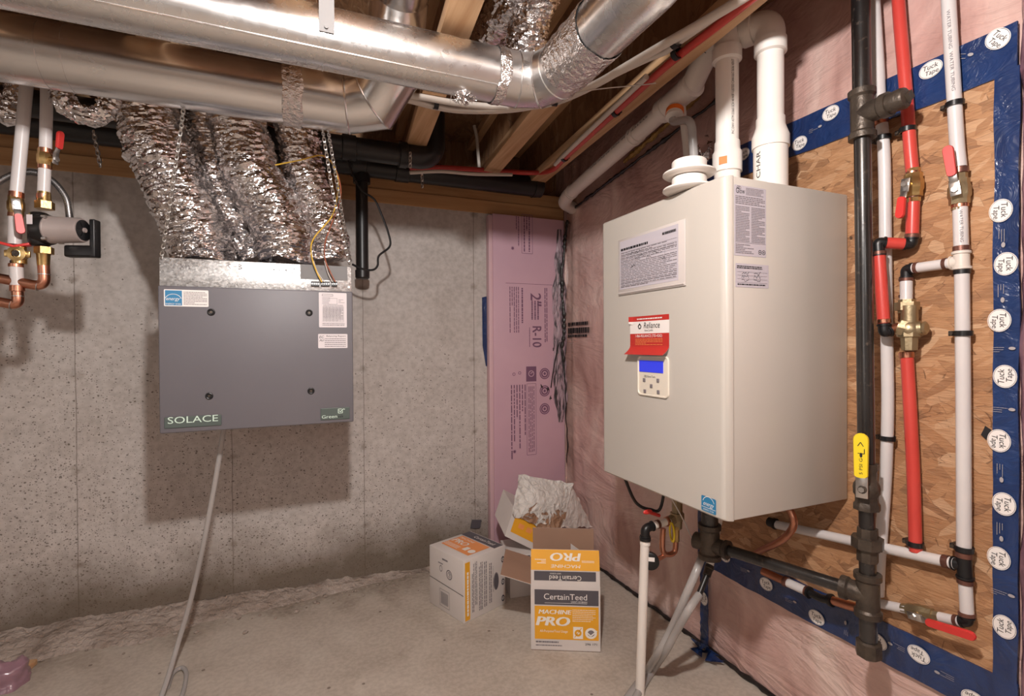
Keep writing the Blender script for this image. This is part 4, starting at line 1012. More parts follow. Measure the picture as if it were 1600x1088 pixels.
# ================================================================== VENT PIPES
RR, RL = .0354, .0327
cR, cL = V((-.197, -1.592, 0)), V((-.268, -1.500, 0))
def zr(py): return at(1205, py, 'y', cR.y).z
def zl_(py): return at(1136, py, 'y', cL.y).z
zR = zr(62); zL = zl_(72)
t = thing('vent_pipe', 'right hand white vent pipe with a wide reducer rising from the water heater', 'vent pipe', cR+V((0, 0, WZ1)))
M().cyl(cR+V((0, 0, zr(190))), cR+V((0, 0, zR-.02)), RR, 40).build('pipe', 'pvc', t)
b0_ = WZ1-.002
M().lathe([(0, RR+.0105), (zr(233)-b0_, RR+.0105), (zr(232.5)-b0_, RR+.0145), (zr(215)-b0_, RR+.0145), (zr(207)-b0_, RR+.009), (zr(198)-b0_, RR+.0035), (zr(186)-b0_, RR+.003), (zr(185.5)-b0_, RR)], cR+V((0, 0, b0_)), (0, 0, 1), 44).build('reducer', 'pvc', t)
elb = fillet([cR+V((0, 0, zR-.03)), cR+V((0, 0, zR+.050)), cR+V((-.035, .085, zR+.052))], .050, 10)
m = M().tube(elb, RR+.004, 40); m.ring(cR+V((0, 0, zR-.045)), cR+V((0, 0, zR-.0)), RR, .008, 40)
d_ = (elb[-1]-elb[-2]).normalized(); m.ring(elb[-1]-d_*.05, elb[-1]-d_*.012, RR, .008, 40); m.build('elbow', 'pvc', t)
M().cyl(elb[-1]-d_*.03, cL+V((.035, -.01, zL+.055)), RR, 40).build('pipe', 'pvc', t)
m = M(); 
for k, (a, b) in enumerate([(0, 0)]):
    G_ = Fr(cR+V((-.012, 0, 0)), (1, 0, 0), (0, 0, 1))
def pipe_text(m, txt, axis0, axis1, r_, ang, size, flip=False, width=None):
    """lettering wrapped on a pipe, running from axis0 to axis1"""
    a, b = V(axis0), V(axis1); t_ = (b-a).normalized(); ref = (EYE-a); ref = (ref-t_*ref.dot(t_)).normalized(); side = ref.cross(t_)
    vs, fs, x0, x1 = glyphs(txt); k = (width or (b-a).length*.96)/(x1-x0); out = []
    for v in vs:
        q = -ang+(v.y*size-size*.35)/r_
        out.append(a+t_*((v.x-x0)*k)+(ref*cos(q)+side*sin(q))*(r_+.0006))
    m.add(out, fs)
m = M(); pipe_text(m, 'CHAR', cR+V((0, 0, zr(281))), cR+V((0, 0, zr(238))), RR+.0105, -.75, .020, width=.075); 
m.build('pipe_print', 'ink', t, smooth=False)

t = thing('vent_pipe', 'left hand white vent pipe running up from the heater then sloping back along the wall', 'vent pipe', cL+V((0, 0, WZ1)))
M().cyl(cL+V((0, 0, WZ1-.002)), cL+V((0, 0, zL)), RL, 40).build('pipe', 'pvc', t)
m = M(); m.lathe([(0, RL+.004), (zl_(271)-b0_, RL+.004), (zl_(270)-b0_, RL+.009), (zl_(240)-b0_, RL+.009), (zl_(236)-b0_, RL+.004), (zl_(223)-b0_, RL+.003), (zl_(222.5)-b0_, RL)], cL+V((0, 0, b0_)), (0, 0, 1), 40)
m.build('coupling', 'pvc', t)
m = M(); m.obox(cL+V((-.0435, -.012, zl_(262))), (.012, -.018, 0), (.002, .003, 0), (0, 0, .022)); m.build('orange_tag', 'orange', t, smooth=False)
A_ = V((-.236, -1.285, 2.058)); B_ = V((-.110, -.26, 2.004))
el = fillet([cL+V((0, 0, zL-.035)), cL+V((0, 0, zL+.06)), cL+V((.008, .060, zL+.060)), A_+V((-.00, -.03, .003))], .045, 8)
m = M().tube(el, RL+.004, 36); m.ring(cL+V((0, 0, zL-.05)), cL+V((0, 0, zL-.005)), RL, .009, 36); m.build('elbow', 'pvc', t)
m = M(); d_ = (B_-A_).normalized(); m.cyl(A_-d_*.045, A_+d_*.13, RL+.007, 36); m.ring(A_-d_*.05, A_-d_*.015, RL+.005, .005, 36); m.ring(A_+d_*.10, A_+d_*.14, RL+.005, .005, 36)
dn = V((-.35, -.25, -1)).normalized(); m.cyl(A_+d_*.05, A_+d_*.05+dn*.075, .024, 24); m.ring(A_+d_*.05+dn*.05, A_+d_*.05+dn*.085, .024, .005, 24); m.build('drain_tee', 'pvc', t)
sp_ = A_+d_*.05+dn*.07
m = M(); m.ring(sp_-dn*.02, sp_-dn*.002, .0295, .0012, 24); m.build('orange_tag', 'orange', t)
M().cyl(A_, B_, RL, 36).build('pipe', 'pvc', t)
for k in (.30, .33, .96): M().ring(A_.lerp(B_, k), A_.lerp(B_, k+.012), RL, .004, 36).build('joint_collar', 'pvc', t)
M().tube(fillet([A_.lerp(B_, .98), B_+d_*.02, V((-.09, -.16, 1.985)), V((-.0, -.10, 1.98))], .03, 6), RL+.003, 30).build('elbow', 'pvc', t)
m = M(); pipe_text(m, 'PVC DWV ASTM D2665 SCH 40 NSF / LISTED CAN ULC S636 VENT', cL+V((0, 0, zl_(216))), cL+V((0, 0, zl_(102))), RL, .50, .011, width=zl_(102)-zl_(216))
pipe_text(m, 'SYSTEM 636 SCH 40 PVC FGV', A_.lerp(B_, .18), A_.lerp(B_, .7), RL, .85, .011)
pipe_text(m, 'CELL', el[-8]+V((0,0,0)), el[-1], RL+.004, .3, .016, width=.05)
m.build('pipe_print', 'ink', t, smooth=False)
P1 = [sp_+dn*.0, sp_+dn*.03]+Y(-1.38, (1077, 190), (1083, 225), (1088, 258))
P1[-1].z = WZ1+.02
tag(M().tube(catmull(P1, 8), .0135, 14).build('drain_hose', 'hose'), 'short clear hose from the vent tee down to the water heater', 'hose')
P1 = Y(-1.26, (1064, 148), (1068, 190), (1072, 225), (1075, 262))
tag(M().tube(catmull(P1, 6), .0125, 14).build('tubing', 'pexc'), 'pale upright tube behind the clear hose over the water heater', 'tube')
m = M(); q = at(1100, 235, 'x', -.05)
rnd = random.Random(2)
for i in range(26):
    p = q+V((0, rnd.uniform(-.05, .04), rnd.uniform(-.03, .03))); m.add([p+V((rnd.uniform(-.02, .02), rnd.uniform(-.03, .03), rnd.uniform(-.03, .03))) for _ in range(3)], [(0, 1, 2)])
tag(m.build('foil_scrap', 'foil', smooth=False), 'scrap of dark foil stuck on the pink wall behind the left vent pipe', 'foil')

# ================================================================== BLACK IRON GAS LINE
GX = -.125; gr = .0190
def gi(px, py): return at(px, py, 'x', GX)
t = thing('gas_pipe', 'tall black iron gas pipe standing in front of the strand board with a yellow valve', 'pipe', gi(1358, 1030))
pts = [gi(1344, -70), gi(1346, 150), gi(1351, 500), gi(1354, 720), gi(1357, 1000)]
y_top, y_bot = pts[0], pts[-1]
def gz(z):   # the axis at a height
    k = (z-y_bot.z)/(y_top.z-y_bot.z); return y_bot.lerp(y_top, k)
z_t = gi(1347, 180).z; z_v = gi(1356, 760).z; z_u = gi(1357, 850).z; z_b = gi(1357, 930).z; z_c = gi(1358, 1010).z
pu = V((0, 0, 1))
up = V((gz(2.34).x, gz(2.34).y, 2.335))
M().cyl(gz(z_t+.03), gz(2.333), gr+.002, 26).build('pipe', 'iron', t)
M().cyl(gz(z_v+.04), gz(z_t-.03), gr, 26).build('pipe', 'iron', t)
def band_fit(m, a, b, R, lip=.005, n=26):
    L = (b-a).length; m.lathe([(0, R+lip), (.014, R+lip), (.020, R), (L-.020, R), (L-.014, R+lip), (L, R+lip)], a, b-a, n)
m = M(); band_fit(m, gz(z_t-.062), gz(z_t+.062), .026); c = gz(z_t); br = V((.0, -1, .0))
m.lathe([(0, .026), (.045, .026), (.050, .030), (.066, .030), (.0665, .022)], c, br, 26); tee = m.build('tee', 'castiron', t)
m = M(); m.lathe([(0, .025), (.030, .026), (.036, .0225), (.040, .012)], c+br*.066, br, 10); m.lathe([(0, .014), (.010, .013)], c+br*.104, br, 4); m.build('plug', 'castiron', t)
# valve
m = M(); band_fit(m, gz(z_v-.060), gz(z_v-.005), .026, .004, 8); m.ball(gz(z_v-.005), .030, 10); band_fit(m, gz(z_v-.005), gz(z_v+.058), .024, .003, 8)
m.cyl(gz(z_v)+V((-.01, -.0, 0)), gz(z_v)+V((-.046, -.018, 0)), .010, 12)
valve = m.build('gas_valve', 'castiron', t)
o_ = gz(z_v)+V((-.040, -.014, 0)); hx_ = V((-.36, .93, 0)).normalized(); hn = V((-.93, -.36, 0)).normalized()
m = M(); m.obox(o_-hx_*.013+V((0, 0, -.022))+hn*0, hx_*.026, (0, 0, .06), hn*.004, 0, .001); m.lathe([(0, .008), (.007, .007)], o_+hn*.004, hn, 6); m.build('valve_plate', 'steel', valve)
G_ = Fr(o_+hn*.010, -hx_ if (-hx_).cross(V((0, 0, 1))).dot(hn) > 0 else hx_, (0, 0, 1))
m = M(); hw, hb, ht = .0165, .030, .142
ring0 = []
for k, (h, s_) in enumerate(((-.004, .92), (-.002, 1), (.003, 1), (.006, .9))):
    rg = []; 
    for i in range(9): a = pi*i/8; rg.append(G_.p(hw*s_*cos(a), ht-hw+hw*s_*sin(a), h))
    for i in range(5): a = pi+pi*i/4; rg.append(G_.p(hw*.9*s_*cos(a), hb+.006+.006*sin(a)*s_, h))
    ring0.append(rg)
m.rings(ring0); hd = m.build('valve_handle', 'yhandle', valve)
G2 = Fr(G_.O+G_.n*.0065, G_.y, -G_.x); m = M(); m.text(G2, '5 PSI G', .040, -.004, .010, 0, 0, width=.040)
m.pline(G2, [(.092, .006), (.092, -.008), (.104, -.008)], .0018); m.pline(G2, [(.110, .006), (.120, .0), (.110, -.006)], .0018); m.disc(G2, .088, -.001, .006, .003, 0)
m.build('handle_print', 'ink', hd, smooth=False)
M().cyl(gz(z_u+.02), gz(z_v-.055), gr-.001, 24).build('pipe', 'iron', t)
m = M(); m.lathe([(0, .024), (.03, .024), (.031, .030), (.055, .030), (.056, .024), (.085, .023)], gz(z_u-.045), pu, 8); m.lathe([(0, .036), (.026, .036)], gz(z_u-.010), pu, 8); m.build('union', 'castiron', t)
M().cyl(gz(z_b+.03), gz(z_u-.03), gr, 24).build('pipe', 'iron', t)
m = M(); band_fit(m, gz(z_b-.055), gz(z_b+.055), .026); c = gz(z_b)
L_ = at(1109, 851, 'z', c.z); dl = (L_-c).normalized(); m.lathe([(0, .026), (.040, .026), (.045, .030), (.060, .030), (.0605, .020)], c, dl, 26); m.build('tee', 'castiron', t)
M().cyl(c+dl*.05, L_, gr-.002, 24).build('pipe', 'iron', t)
M().cyl(gz(z_c), gz(z_b-.04), gr+.001, 24).build('drip_leg', 'iron', t)
M().lathe([(0, .020), (.006, .029), (.040, .029), (.044, .024)], gz(z_c-.030), pu, 8, a0=.3).build('end_cap', 'castiron', t)
m = M(); tp = V((L_.x, L_.y, WZ0+.004)); band_fit(m, L_-V((0, 0, .045)), L_+V((0, 0, .065)), .030); m.lathe([(0, .025), (.045, .025), (.05, .029), (.062, .029)], L_, -dl, 20); m.lathe([(0, .025), (.05, .027)], L_, dl, 20)
m.build('tee', 'castiron', t); M().cyl(L_+V((0, 0, .05)), tp, .026, 20).build('pipe', 'iron', t)
m = M(); m.lathe([(0, .016), (.05, .015), (.052, .008)], L_-dl*.06, -dl, 8); m.build('plug', 'castiron', t)
print('GASLEFT', L_[:], 'c', c[:])

# ================================================================== WATER LINES ON THE BOARD
PX = -.034; pr_ = .0142
def q(px, py, x=PX): return at(px, py, 'x', x)
def crimp(parent, a, b, r_=pr_, mat='crimp'): return M().ring(a, b, r_-.001, .0028, 24).build('crimp_ring', mat, parent)
def sleeve(parent, P, mat='pexw', r_=pr_, name='pipe', k=8, smooth=True):
    return M().tube(catmull(P, k) if smooth and len(P) > 2 else P, r_, 22).build(name, mat, parent)
def elbow(parent, P, mat='black', r_=.0135, rad=.02, name='elbow'):
    m = M().tube(fillet(P, rad, 8), r_, 18)
    for a, b in ((P[0], P[1]), (P[-1], P[-2])):
        d = (V(b)-V(a)).normalized(); m.ring(V(a)+d*.001, V(a)+d*.007, r_-.001, .0035, 18)
    return m.build(name, mat, parent)
def lever_valve(parent, c, ax, hdir, out=V((-1, 0, 0)), r_=.019, mat='dbrass', grip='handle', hl=.085, off=.03):
    ax = V(ax).normalized(); hdir = V(hdir).normalized(); out = V(out).normalized()
    m = M(); m.lathe([(-.042, r_*.8), (-.030, r_*.8), (-.029, r_*1.02), (-.016, r_*1.02), (-.010, r_*1.15), (.010, r_*1.15), (.016, r_*1.02), (.029, r_*1.02), (.030, r_*.8), (.042, r_*.8)], c, ax, 8, a0=.4)
    m.cyl(c, c+out*off, .008, 12); v = m.build('ball_valve', mat, parent)
    s_ = hdir.cross(out).normalized(); o = c+out*off
    m = M(); m.obox(o-s_*.010-hdir*.014, s_*.020, hdir*.034, out*.003, 0, .001); m.obox(o-s_*.008+hdir*.016, s_*.016, hdir*.022+out*.006, out*.003, 0, .001); m.lathe([(0, .0075), (.006, .007)], o+out*.003, out, 6); m.build('lever', 'steel', v)
    m = M(); w_ = .0105; rr = []
    for h, k in ((-.004, .9), (-.002, 1), (.003, 1), (.0055, .88)):
        rg = []
        for i in range(7): a = pi*i/6; rg.append(o+out*(.008+h)+s_*w_*k*cos(a)+hdir*(hl-w_+w_*k*sin(a)))
        for i in range(5): a = pi+pi*i/4; rg.append(o+out*(.008+h)+s_*w_*.85*k*cos(a)+hdir*(.036+.005*sin(a)))
        rr.append(rg)
    m.rings(rr); m.build('lever_grip', grip, v); return v
def clip(p, label, r_=pr_, side=V((0, 1, 0)), ax=V((0, 0, 1)), group='black pipe clips on the strand board', wall=-.008):
    """half-moon pipe clip with its nail tab, fixed to the board"""
    p = V(p); t = thing('pipe_clip', label, 'pipe clip', p, group)
    m = M(); m.lathe([(-.006, r_+.0005), (-.006, r_+.004), (.006, r_+.004), (.006, r_+.0005)], p, ax, 24, cap=False)
    m.rings([[p+ax*(-.006)+V((0, 0, 0))]*3]*0) if False else None
    wdir = V((1, 0, 0)); g = wall-p.x
    m.obox(p+side*(r_)-ax*.006-wdir*.006, side*.013, ax*.012, wdir*(g+.006), 0, .0015)
    m.build('clip_band', 'clipm', t)
    M().lathe([(0, .0048), (.003, .0042)], p+side*(r_+.0065)-wdir*.006, -wdir, 12).build('nail', 'castiron', t)
    return t

# white line behind the gas pipe
t = thing('water_pipe', 'long white tube just right of the black iron gas pipe', 'pipe', q(1372, 930))
sleeve(t, [q(1362, -60), q(1368, 40), q(1373, 120), q(1375, 182)])
crimp(t, q(1375, 184), q(1376, 196), pr_+.002, 'copper')
sleeve(t, [q(1378, 194), q(1382, 260), q(1384, 420), q(1386, 545), q(1387, 640), q(1384, 740), q(1378, 830), q(1374, 880), q(1372, 930)])
clip(q(1380, 216), 'pipe clip under the iron gas tee, on the white tube beside the gas pipe'); clip(q(1387, 685), 'pipe clip on the white tube right of the yellow valve handle')
# red line with lever valve
t = thing('water_pipe', 'red tube running from the ceiling to a lever valve and the mixing valve', 'pipe', q(1430, 862))
sleeve(t, [q(1400, -60), q(1405, 20), q(1411, 90), q(1417, 160), q(1422, 230), q(1426, 272)], 'pexred')
crimp(t, q(1426, 268), q(1426, 277), pr_, 'copper')
lever_valve(t, q(1427, 290), q(1427, 280)-q(1427, 300), (0, .10, -1), (-1, .02, 0), mat='brass')
crimp(t, q(1427, 303), q(1427, 310)); sleeve(t, [q(1427, 303), q(1425, 372)], 'pexred'); crimp(t, q(1426, 365), q(1425, 372))
e1, e2, e3 = q(1425, 372), q(1427, 384), at(1418, 383, 'x', PX-.01)
A1 = at(1424, 382, 'x', PX); B1 = at(1372, 379, 'x', -.085)
elbow(t, [q(1425, 370), A1, A1.lerp(B1, .25)])
sleeve(t, [A1.lerp(B1, .16), A1.lerp(B1, .80)], 'pexred')
C1 = at(1382, 520, 'x', -.085)
elbow(t, [B1.lerp(A1, .25), B1, B1+(C1-B1)*.16])
crimp(t, B1+(C1-B1)*.10, B1+(C1-B1)*.145); sleeve(t, [B1+(C1-B1)*.13, B1+(C1-B1)*.90], 'pexred'); crimp(t, B1+(C1-B1)*.85, B1+(C1-B1)*.90, mat='copper')
D1 = at(1404, 511, 'x', -.060); elbow(t, [B1+(C1-B1)*.90, C1-V((0, 0, .0)), C1.lerp(D1, .45)])
M().cyl(C1.lerp(D1, .35), D1, .0115, 18).build('pipe', 'copper', t)
sleeve(t, [q(1417, 556), q(1422, 640), q(1427, 740), q(1430, 840), q(1431, 862)], 'pexred'); crimp(t, q(1416, 550), q(1417, 560), mat='copper')
clip(q(1418, 203), 'pipe clip high on the red tube below the printed tape'); clip(q(1430, 850), 'pipe clip at the bottom end of the red tube')
# mixing valve
mc = at(1421, 515, 'x', -.052)
t2 = thing('mixing_valve', 'brass mixing valve joining the red and white tubes on the strand board', 'valve', mc-V((0, 0, .05)))
m = M(); m.ball(mc, .025, 12); m.cyl(mc, D1, .019, 10, r2=.021); m.lathe([(0, .025), (.014, .025)], D1.lerp(mc, .15), mc-D1, 8)
m.cyl(mc, at(1441, 513, 'x', -.045), .018, 14); m.lathe([(0, .017), (.032, .019), (.034, .024), (.052, .024)], mc-V((0, 0, .052)), (0, 0, 1), 8)
m.cyl(mc, mc+V((0, 0, .06)), .018, 16); m.build('valve_body', 'dbrass', t2)
m = M(); u0 = at(1417, 478, 'x', -.045); m.lathe([(-.018, .019), (-.012, .019), (-.011, .026), (.009, .026), (.010, .018), (.016, .018)], u0, (0, 0, 1), 6); m.build('union_nut', 'dbrass', t2)
M().lathe([(0, .013), (.006, .017), (.010, .012)], mc+(at(1441, 513, 'x', -.045)-mc)*1.0, (0, -1, 0), 12).build('cap', 'dbrass', t2)
# white line on the right
t = thing('water_pipe', 'white tube nearest the right tape band, with red lever valve and side branch', 'pipe', q(1510, 970))
sleeve(t, [q(1479, -60), q(1483, 20), q(1489, 120), q(1495, 220), q(1499, 262)]); crimp(t, q(1499, 262), q(1499, 272), pr_+.001)
lever_valve(t, q(1499, 300), (0, 0, 1), (0, .13, 1), (-1, -.22, 0), hl=.105)
crimp(t, q(1500, 316), q(1500, 325), mat='copper'); sleeve(t, [q(1500, 320), q(1502, 392)]); crimp(t, q(1502, 384), q(1502, 393))
m = M(); m.cyl(q(1502, 392), q(1503, 424), .0155, 20); m.ring(q(1502, 392), q(1502, 398), .014, .0045, 20); m.ring(q(1503, 416), q(1503, 422), .014, .0045, 20)
S1 = q(1503, 409); E1 = q(1416, 421); m.cyl(S1, S1.lerp(E1, .18), .0145, 18); m.ring(S1.lerp(E1, .15), S1.lerp(E1, .19), .013, .004, 18); m.build('tee', 'pexc', t)
crimp(t, q(1503, 421), q(1503, 429), mat='black')
sleeve(t, [S1.lerp(E1, .17), S1.lerp(E1, .86)], r_=.0125); crimp(t, S1.lerp(E1, .24), S1.lerp(E1, .32), .0125); crimp(t, S1.lerp(E1, .76), S1.lerp(E1, .84), .0125)
elbow(t, [S1.lerp(E1, .86), E1, q(1416, 436)], r_=.0125)
sleeve(t, [q(1416, 434), at(1416, 470, 'x', -.040)], r_=.0135); crimp(t, q(1416, 434), q(1416, 440)); crimp(t, q(1416, 460), q(1416, 466))
sleeve(t, [q(1503, 424), q(1505, 620), q(1506, 800), q(1506, 866)]); crimp(t, q(1506, 862), q(1506, 872))
m = M(); T0 = q(1506, 884); m.cyl(q(1506, 872), q(1508, 902), .0145, 20); T1 = q(1488, 880); m.cyl(T0, T1, .013, 18); m.ring(T0.lerp(T1, .8), T1, .012, .0045, 18); m.ring(q(1508, 900), q(1508, 905), .013, .0045, 18); m.build('tee', 'black', t)
m = M(); crimp(t, q(1508, 905), q(1508, 913)); sleeve(t, [q(1508, 905), q(1511, 960)], r_=.0132); crimp(t, q(1510, 957), q(1511, 964)); elbow(t, [q(1511, 962), q(1511, 972), q(1500, 970)], r_=.0125)
H0, H1 = q(1492, 881), q(1214, 820)
sleeve(t, [H0, q(1360, 852), H1], r_=.0135); crimp(t, H0.lerp(H1, .02), H0.lerp(H1, .05))
m = M(); m.cyl(H1, H1+V((0, .03, 0)), .015, 16); m.ring(H1+V((0, .002, 0)), H1+V((0, .012, 0)), .013, .005, 16); m.build('coupling', 'black', t)
m = M(); pipe_text(m, 'WATER TUBING', q(1500, 330), q(1502, 382), pr_, -.1, .009); pipe_text(m, 'WATER TUBING  WATER TUBING', q(1483, 20), q(1492, 150), pr_, .1, .009); m.build('pipe_print', 'grey', t, smooth=False)
W0, W1 = q(1502, 972), q(1372, 942)
# lower branch with its valve
sleeve(t, [W0, W0.lerp(W1, .25)], r_=.0115); crimp(t, W0.lerp(W1, .03), W0.lerp(W1, .08), .0115); 
lever_valve(t, q(1438, 957), W1-W0, W0-W1+V((0, 0, -.015)), (-1, 0, -.15), r_=.0155, hl=.13, off=.026)
crimp(t, q(1424, 954), q(1418, 952.5), .0115); sleeve(t, [q(1425, 954), q(1368, 942)], r_=.0118)
clip(q(1492, 163), 'pipe clip high on the right white tube below the printed tape'); clip(q(1505, 521), 'pipe clip halfway down the right white tube', ); clip(q(1507, 858), 'pipe clip at the foot of the right white tube above the black tee')
# the piece along the bottom tape
t = thing('water_pipe', 'short white and copper tube with a black coupling along the bottom tape', 'pipe', q(1260, 930))
J = [q(1192, 893, -.05), q(1225, 908, -.045), q(1262, 925, -.04), q(1285, 936, -.04), q(1302, 939, -.04), q(1330, 948, -.04)]
M().tube([J[0], J[1]], .0125, 18).build('pipe', 'copper', t); sleeve(t, [J[1], J[2]], r_=.0135); crimp(t, J[1], J[1].lerp(J[2], .18)); crimp(t, J[2].lerp(J[1], .1), J[2])
m = M().tube([J[2], J[3], J[4]], .0115, 16); m.ring(J[2], J[2].lerp(J[3], .2), .011, .007, 18); m.ring(J[3].lerp(J[4], .6), J[4], .011, .007, 18); m.build('coupling', 'black', t)
M().tube([J[4], J[5], at(1352, 953, 'x', -.04)], .0125, 18).build('pipe', 'copper', t)
m = M(); p = q(1540, 679, -.008); m.add([p+V((-.002, y, z)) for y, z in ((0, .02), (-.012, .012), (-.006, 0), (-.002, -.012), (.008, -.002), (.004, .008))], [list(range(6))]);
tag(m.build('mortar_smudge', 'ink', smooth=False), 'small dark chip mark on the strand board right of the white tube', 'mark')

# ================================================================== UNDER THE HEATER
rp = V((-.392, -1.252, 0))
t = thing('relief_pipe', 'upright white discharge pipe ending just above the floor below the water heater', 'pipe', rp)
top = at(1008, 838, 'y', -1.252)
M().cyl(rp+V((-.010, .008, .004)), top, .0155, 26).build('pipe', 'pvc', t)
m = M(); m.ring(top-V((0, 0, .016)), top-V((0, 0, .002)), .0150, .004, 24); m.build('crimp_ring', 'black', t)
m = M().ring(top-V((0, 0, .030)), top-V((0, 0, .020)), .0150, .0025, 24); m.build('collar', 'pvc', t)
k1, k2 = at(1008, 826, 'y', -1.252), at(1026, 820, 'y', -1.252)
elbow(t, [top-V((0, 0, .004)), k1, k1.lerp(k2, .7)], r_=.0150, rad=.022)
k3 = at(1046, 814, 'y', -1.252)
M().cyl(k1.lerp(k2, .65), k3, .0125, 20).build('pipe', 'pvc', t); m = M(); m.ring(k2, k2.lerp(k3, .2), .0120, .003, 20); m.build('crimp_ring', 'crimp', t); M().ring(k2.lerp(k3, .7), k2.lerp(k3, .95), .0115, .005, 20).build('nut', 'copper', t)
t = thing('relief_valve', 'brass relief valve with copper bend and round black gauge under the water heater', 'valve', k3)
kv = at(1058, 808, 'y', -1.252); kt = V((kv.x, kv.y, WZ0+.002))
m = M(); m.lathe([(0, .016), (.03, .018), (.031, .024), (.055, .024), (.056, .018), ((kt-kv).length+.04, .018)], kv-V((0, 0, .04)), (0, 0, 1), 8); m.cyl(k3, kv, .017, 8); m.build('valve_body', 'dbrass', t)
u = Y(-1.252, (1056, 822), (1056, 845), (1054, 862), (1044, 867), (1036, 862), (1035, 845), (1036, 826))
M().tube(catmull(u, 6), .0095, 14).build('bend_pipe', 'copper', t)
m = M(); a, b = at(1056, 822, 'y', -1.252), at(1056, 846, 'y', -1.252); m.lathe([(0, .0145), (.012, .0145), (.013, .012), ((b-a).length, .012)], a, b-a, 8); m.build('fitting', 'brass', t)
m = M(); a = at(1038, 868, 'y', -1.252); b = at(1022, 877, 'y', -1.25); m.tube(catmull([at(1040, 862, 'y', -1.252), a, b], 6), .008, 12); m.build('gauge_pipe', 'copper', t)
g = at(1016, 877, 'y', -1.262); gd = V((-.6, -.8, .0)).normalized(); m = M().lathe([(-.014, .027), (0, .0295), (.006, .0295), (.008, .026)], g, gd, 28)
gg = m.build('gauge', 'black', t); GF = Fr(g+gd*.0085, V((.8, -.6, 0)), (0, 0, 1)); M().rect(GF, -.014, .002, .014, .016).build('gauge_label', 'white', gg, smooth=False)
M().torus(at(1050, 832, 'y', -1.285), (.9, -.45, 0), .030, .0035, 30, 8).build('tag_ring', 'yhandle', t)
m = M(); m.ball(at(1012, 800, 'y', -1.26), .012, 8, 0, (1.6, .5, .7)); m.cyl(at(1012, 800, 'y', -1.26), at(1030, 806, 'y', -1.25), .006, 8); m.build('valve_wing', 'handle', t)
wire([V((-.445, -1.215, WZ0+.004)), at(989, 778, 'y', -1.19), at(1000, 791, 'y', -1.2), at(1015, 796, 'y', -1.21), at(1032, 794, 'y', -1.22), V((-.28, -1.24, WZ0+.004))], .0055, 'wireb', 'black cable looping under the left bottom edge of the water heater', name='power_cable')
wire([V((-.36, -1.30, WZ0+.003))]+Y(-1.33, (1062, 802), (1072, 822), (1082, 842), (1098, 858), (1112, 866), (1150, 872), (1195, 884)), .0020, 'wirew', 'thin white wire drooping under the water heater in front of the iron tee')
h1 = [V((-.20, -1.40, WZ0+.002)), at(1104, 845, 'y', -1.30), at(1093, 880, 'y', -1.36), at(1072, 930, 'y', -1.36), at(1048, 985, 'y', -1.30), at(1030, 1018, 'y', -1.27), at(1010, 1050, 'z', .016), at(985, 1085, 'z', .014), at(968, 1110, 'z', .014)]
tag(M().tube(catmull(h1, 12), .0130, 16).build('drain_hose', 'hose'), 'left hand clear drain hose sagging from under the heater to the floor', 'hose')
t = thing('drain_hose', 'right hand clear drain hose with a white upper pipe and grey rubber sleeve', 'hose', at(1040, 1010, 'y', -1.25))
b = at(1109, 884, 'y', -1.36); a = at(1122, 818, 'y', -1.36); a = b+(a-b)*((WZ0+.002-b.z)/(a.z-b.z))
M().cyl(a, b, .0125, 20).build('pipe', 'pvc', t)
c = at(1104, 900, 'y', -1.37); M().lathe([(0, .0145), (.012, .0155), (.014, .0135), ((c-b).length, .0130)], b, c-b, 20).build('coupling', 'castiron', t)
d = at(1092, 930, 'y', -1.38); M().cyl(c, d, .0095, 16).build('rubber_sleeve', 'abs', t)
M().tube(catmull([d, at(1075, 955, 'y', -1.40), at(1055, 990, 'y', -1.34), at(1040, 1018, 'y', -1.29), at(1022, 1045, 'z', .018), at(1000, 1078, 'z', .014), at(985, 1110, 'z', .014)], 10), .0125, 16).build('hose', 'hose', t)
t = thing('water_pipe', 'bent copper pipe and service valve under the right side of the water heater', 'pipe', at(1230, 830, 'x', -.14))
P1 = [V((-.14, -1.575, WZ0+.002)), at(1240, 812, 'x', -.14), at(1232, 835, 'x', -.13), at(1212, 850, 'x', -.11), at(1190, 860, 'x', -.07), at(1172, 872, 'x', -.03)]
M().tube(catmull(P1, 8), .0105, 16).build('pipe', 'copper', t)
m = M(); m.lathe([(0, .024), (.02, .024), (.021, .018), (.05, .018)], V((-.14, -1.575, WZ0+.001)), (0, 0, -1), 8); m.build('service_valve', 'steel', t)
a = V((-.14, -1.575, WZ0-.035)); m = M().cyl(a, a+V((-.02, .075, 0)), .014, 14); m.build('valve_body', 'dbrass', t); M().cyl(a+V((-.018, .07, 0)), a+V((-.027, .105, 0)), .016, 16).build('cap', 'black', t); M().cyl(a+V((-.014, .05, 0)), a+V((-.016, .058, 0)), .019, 16).build('valve_wing', 'handle', t)

# ================================================================== BLACK DRAIN PIPES OVERHEAD
ya = -.15; ra = .052
t = thing('drain_pipe', 'lower black plastic drain pipe along the top of the concrete wall with a capped drop', 'drain pipe', at(600, 272, 'y', ya))
pa = [at(845, 294, 'y', ya), at(480, 270, 'y', ya)]; da = (pa[1]-pa[0]).normalized(); pa.append(pa[0]+da*4.2)
zl = pa[0].z
M().cyl(pa[0], V((XL+.02, ya, zl)), ra, 32).build('pipe', 'abs', t)
m = M(); 
for px in (628, 560): c = at(px, 275, 'y', ya); c.z = zl; m.ring(c-V((.035, 0, 0)), c+V((.035, 0, 0)), ra-.001, .006, 32)
c = at(565, 272, 'y', ya); c.z = zl; m.cyl(c, c-V((0, 0, .085)), .040, 24); m.build('tee', 'abs', t)
b = at(564, 432, 'y', ya); b.x = c.x
M().cyl(c-V((0, 0, .05)), b, .0285, 24).build('drop_pipe', 'abs', t)
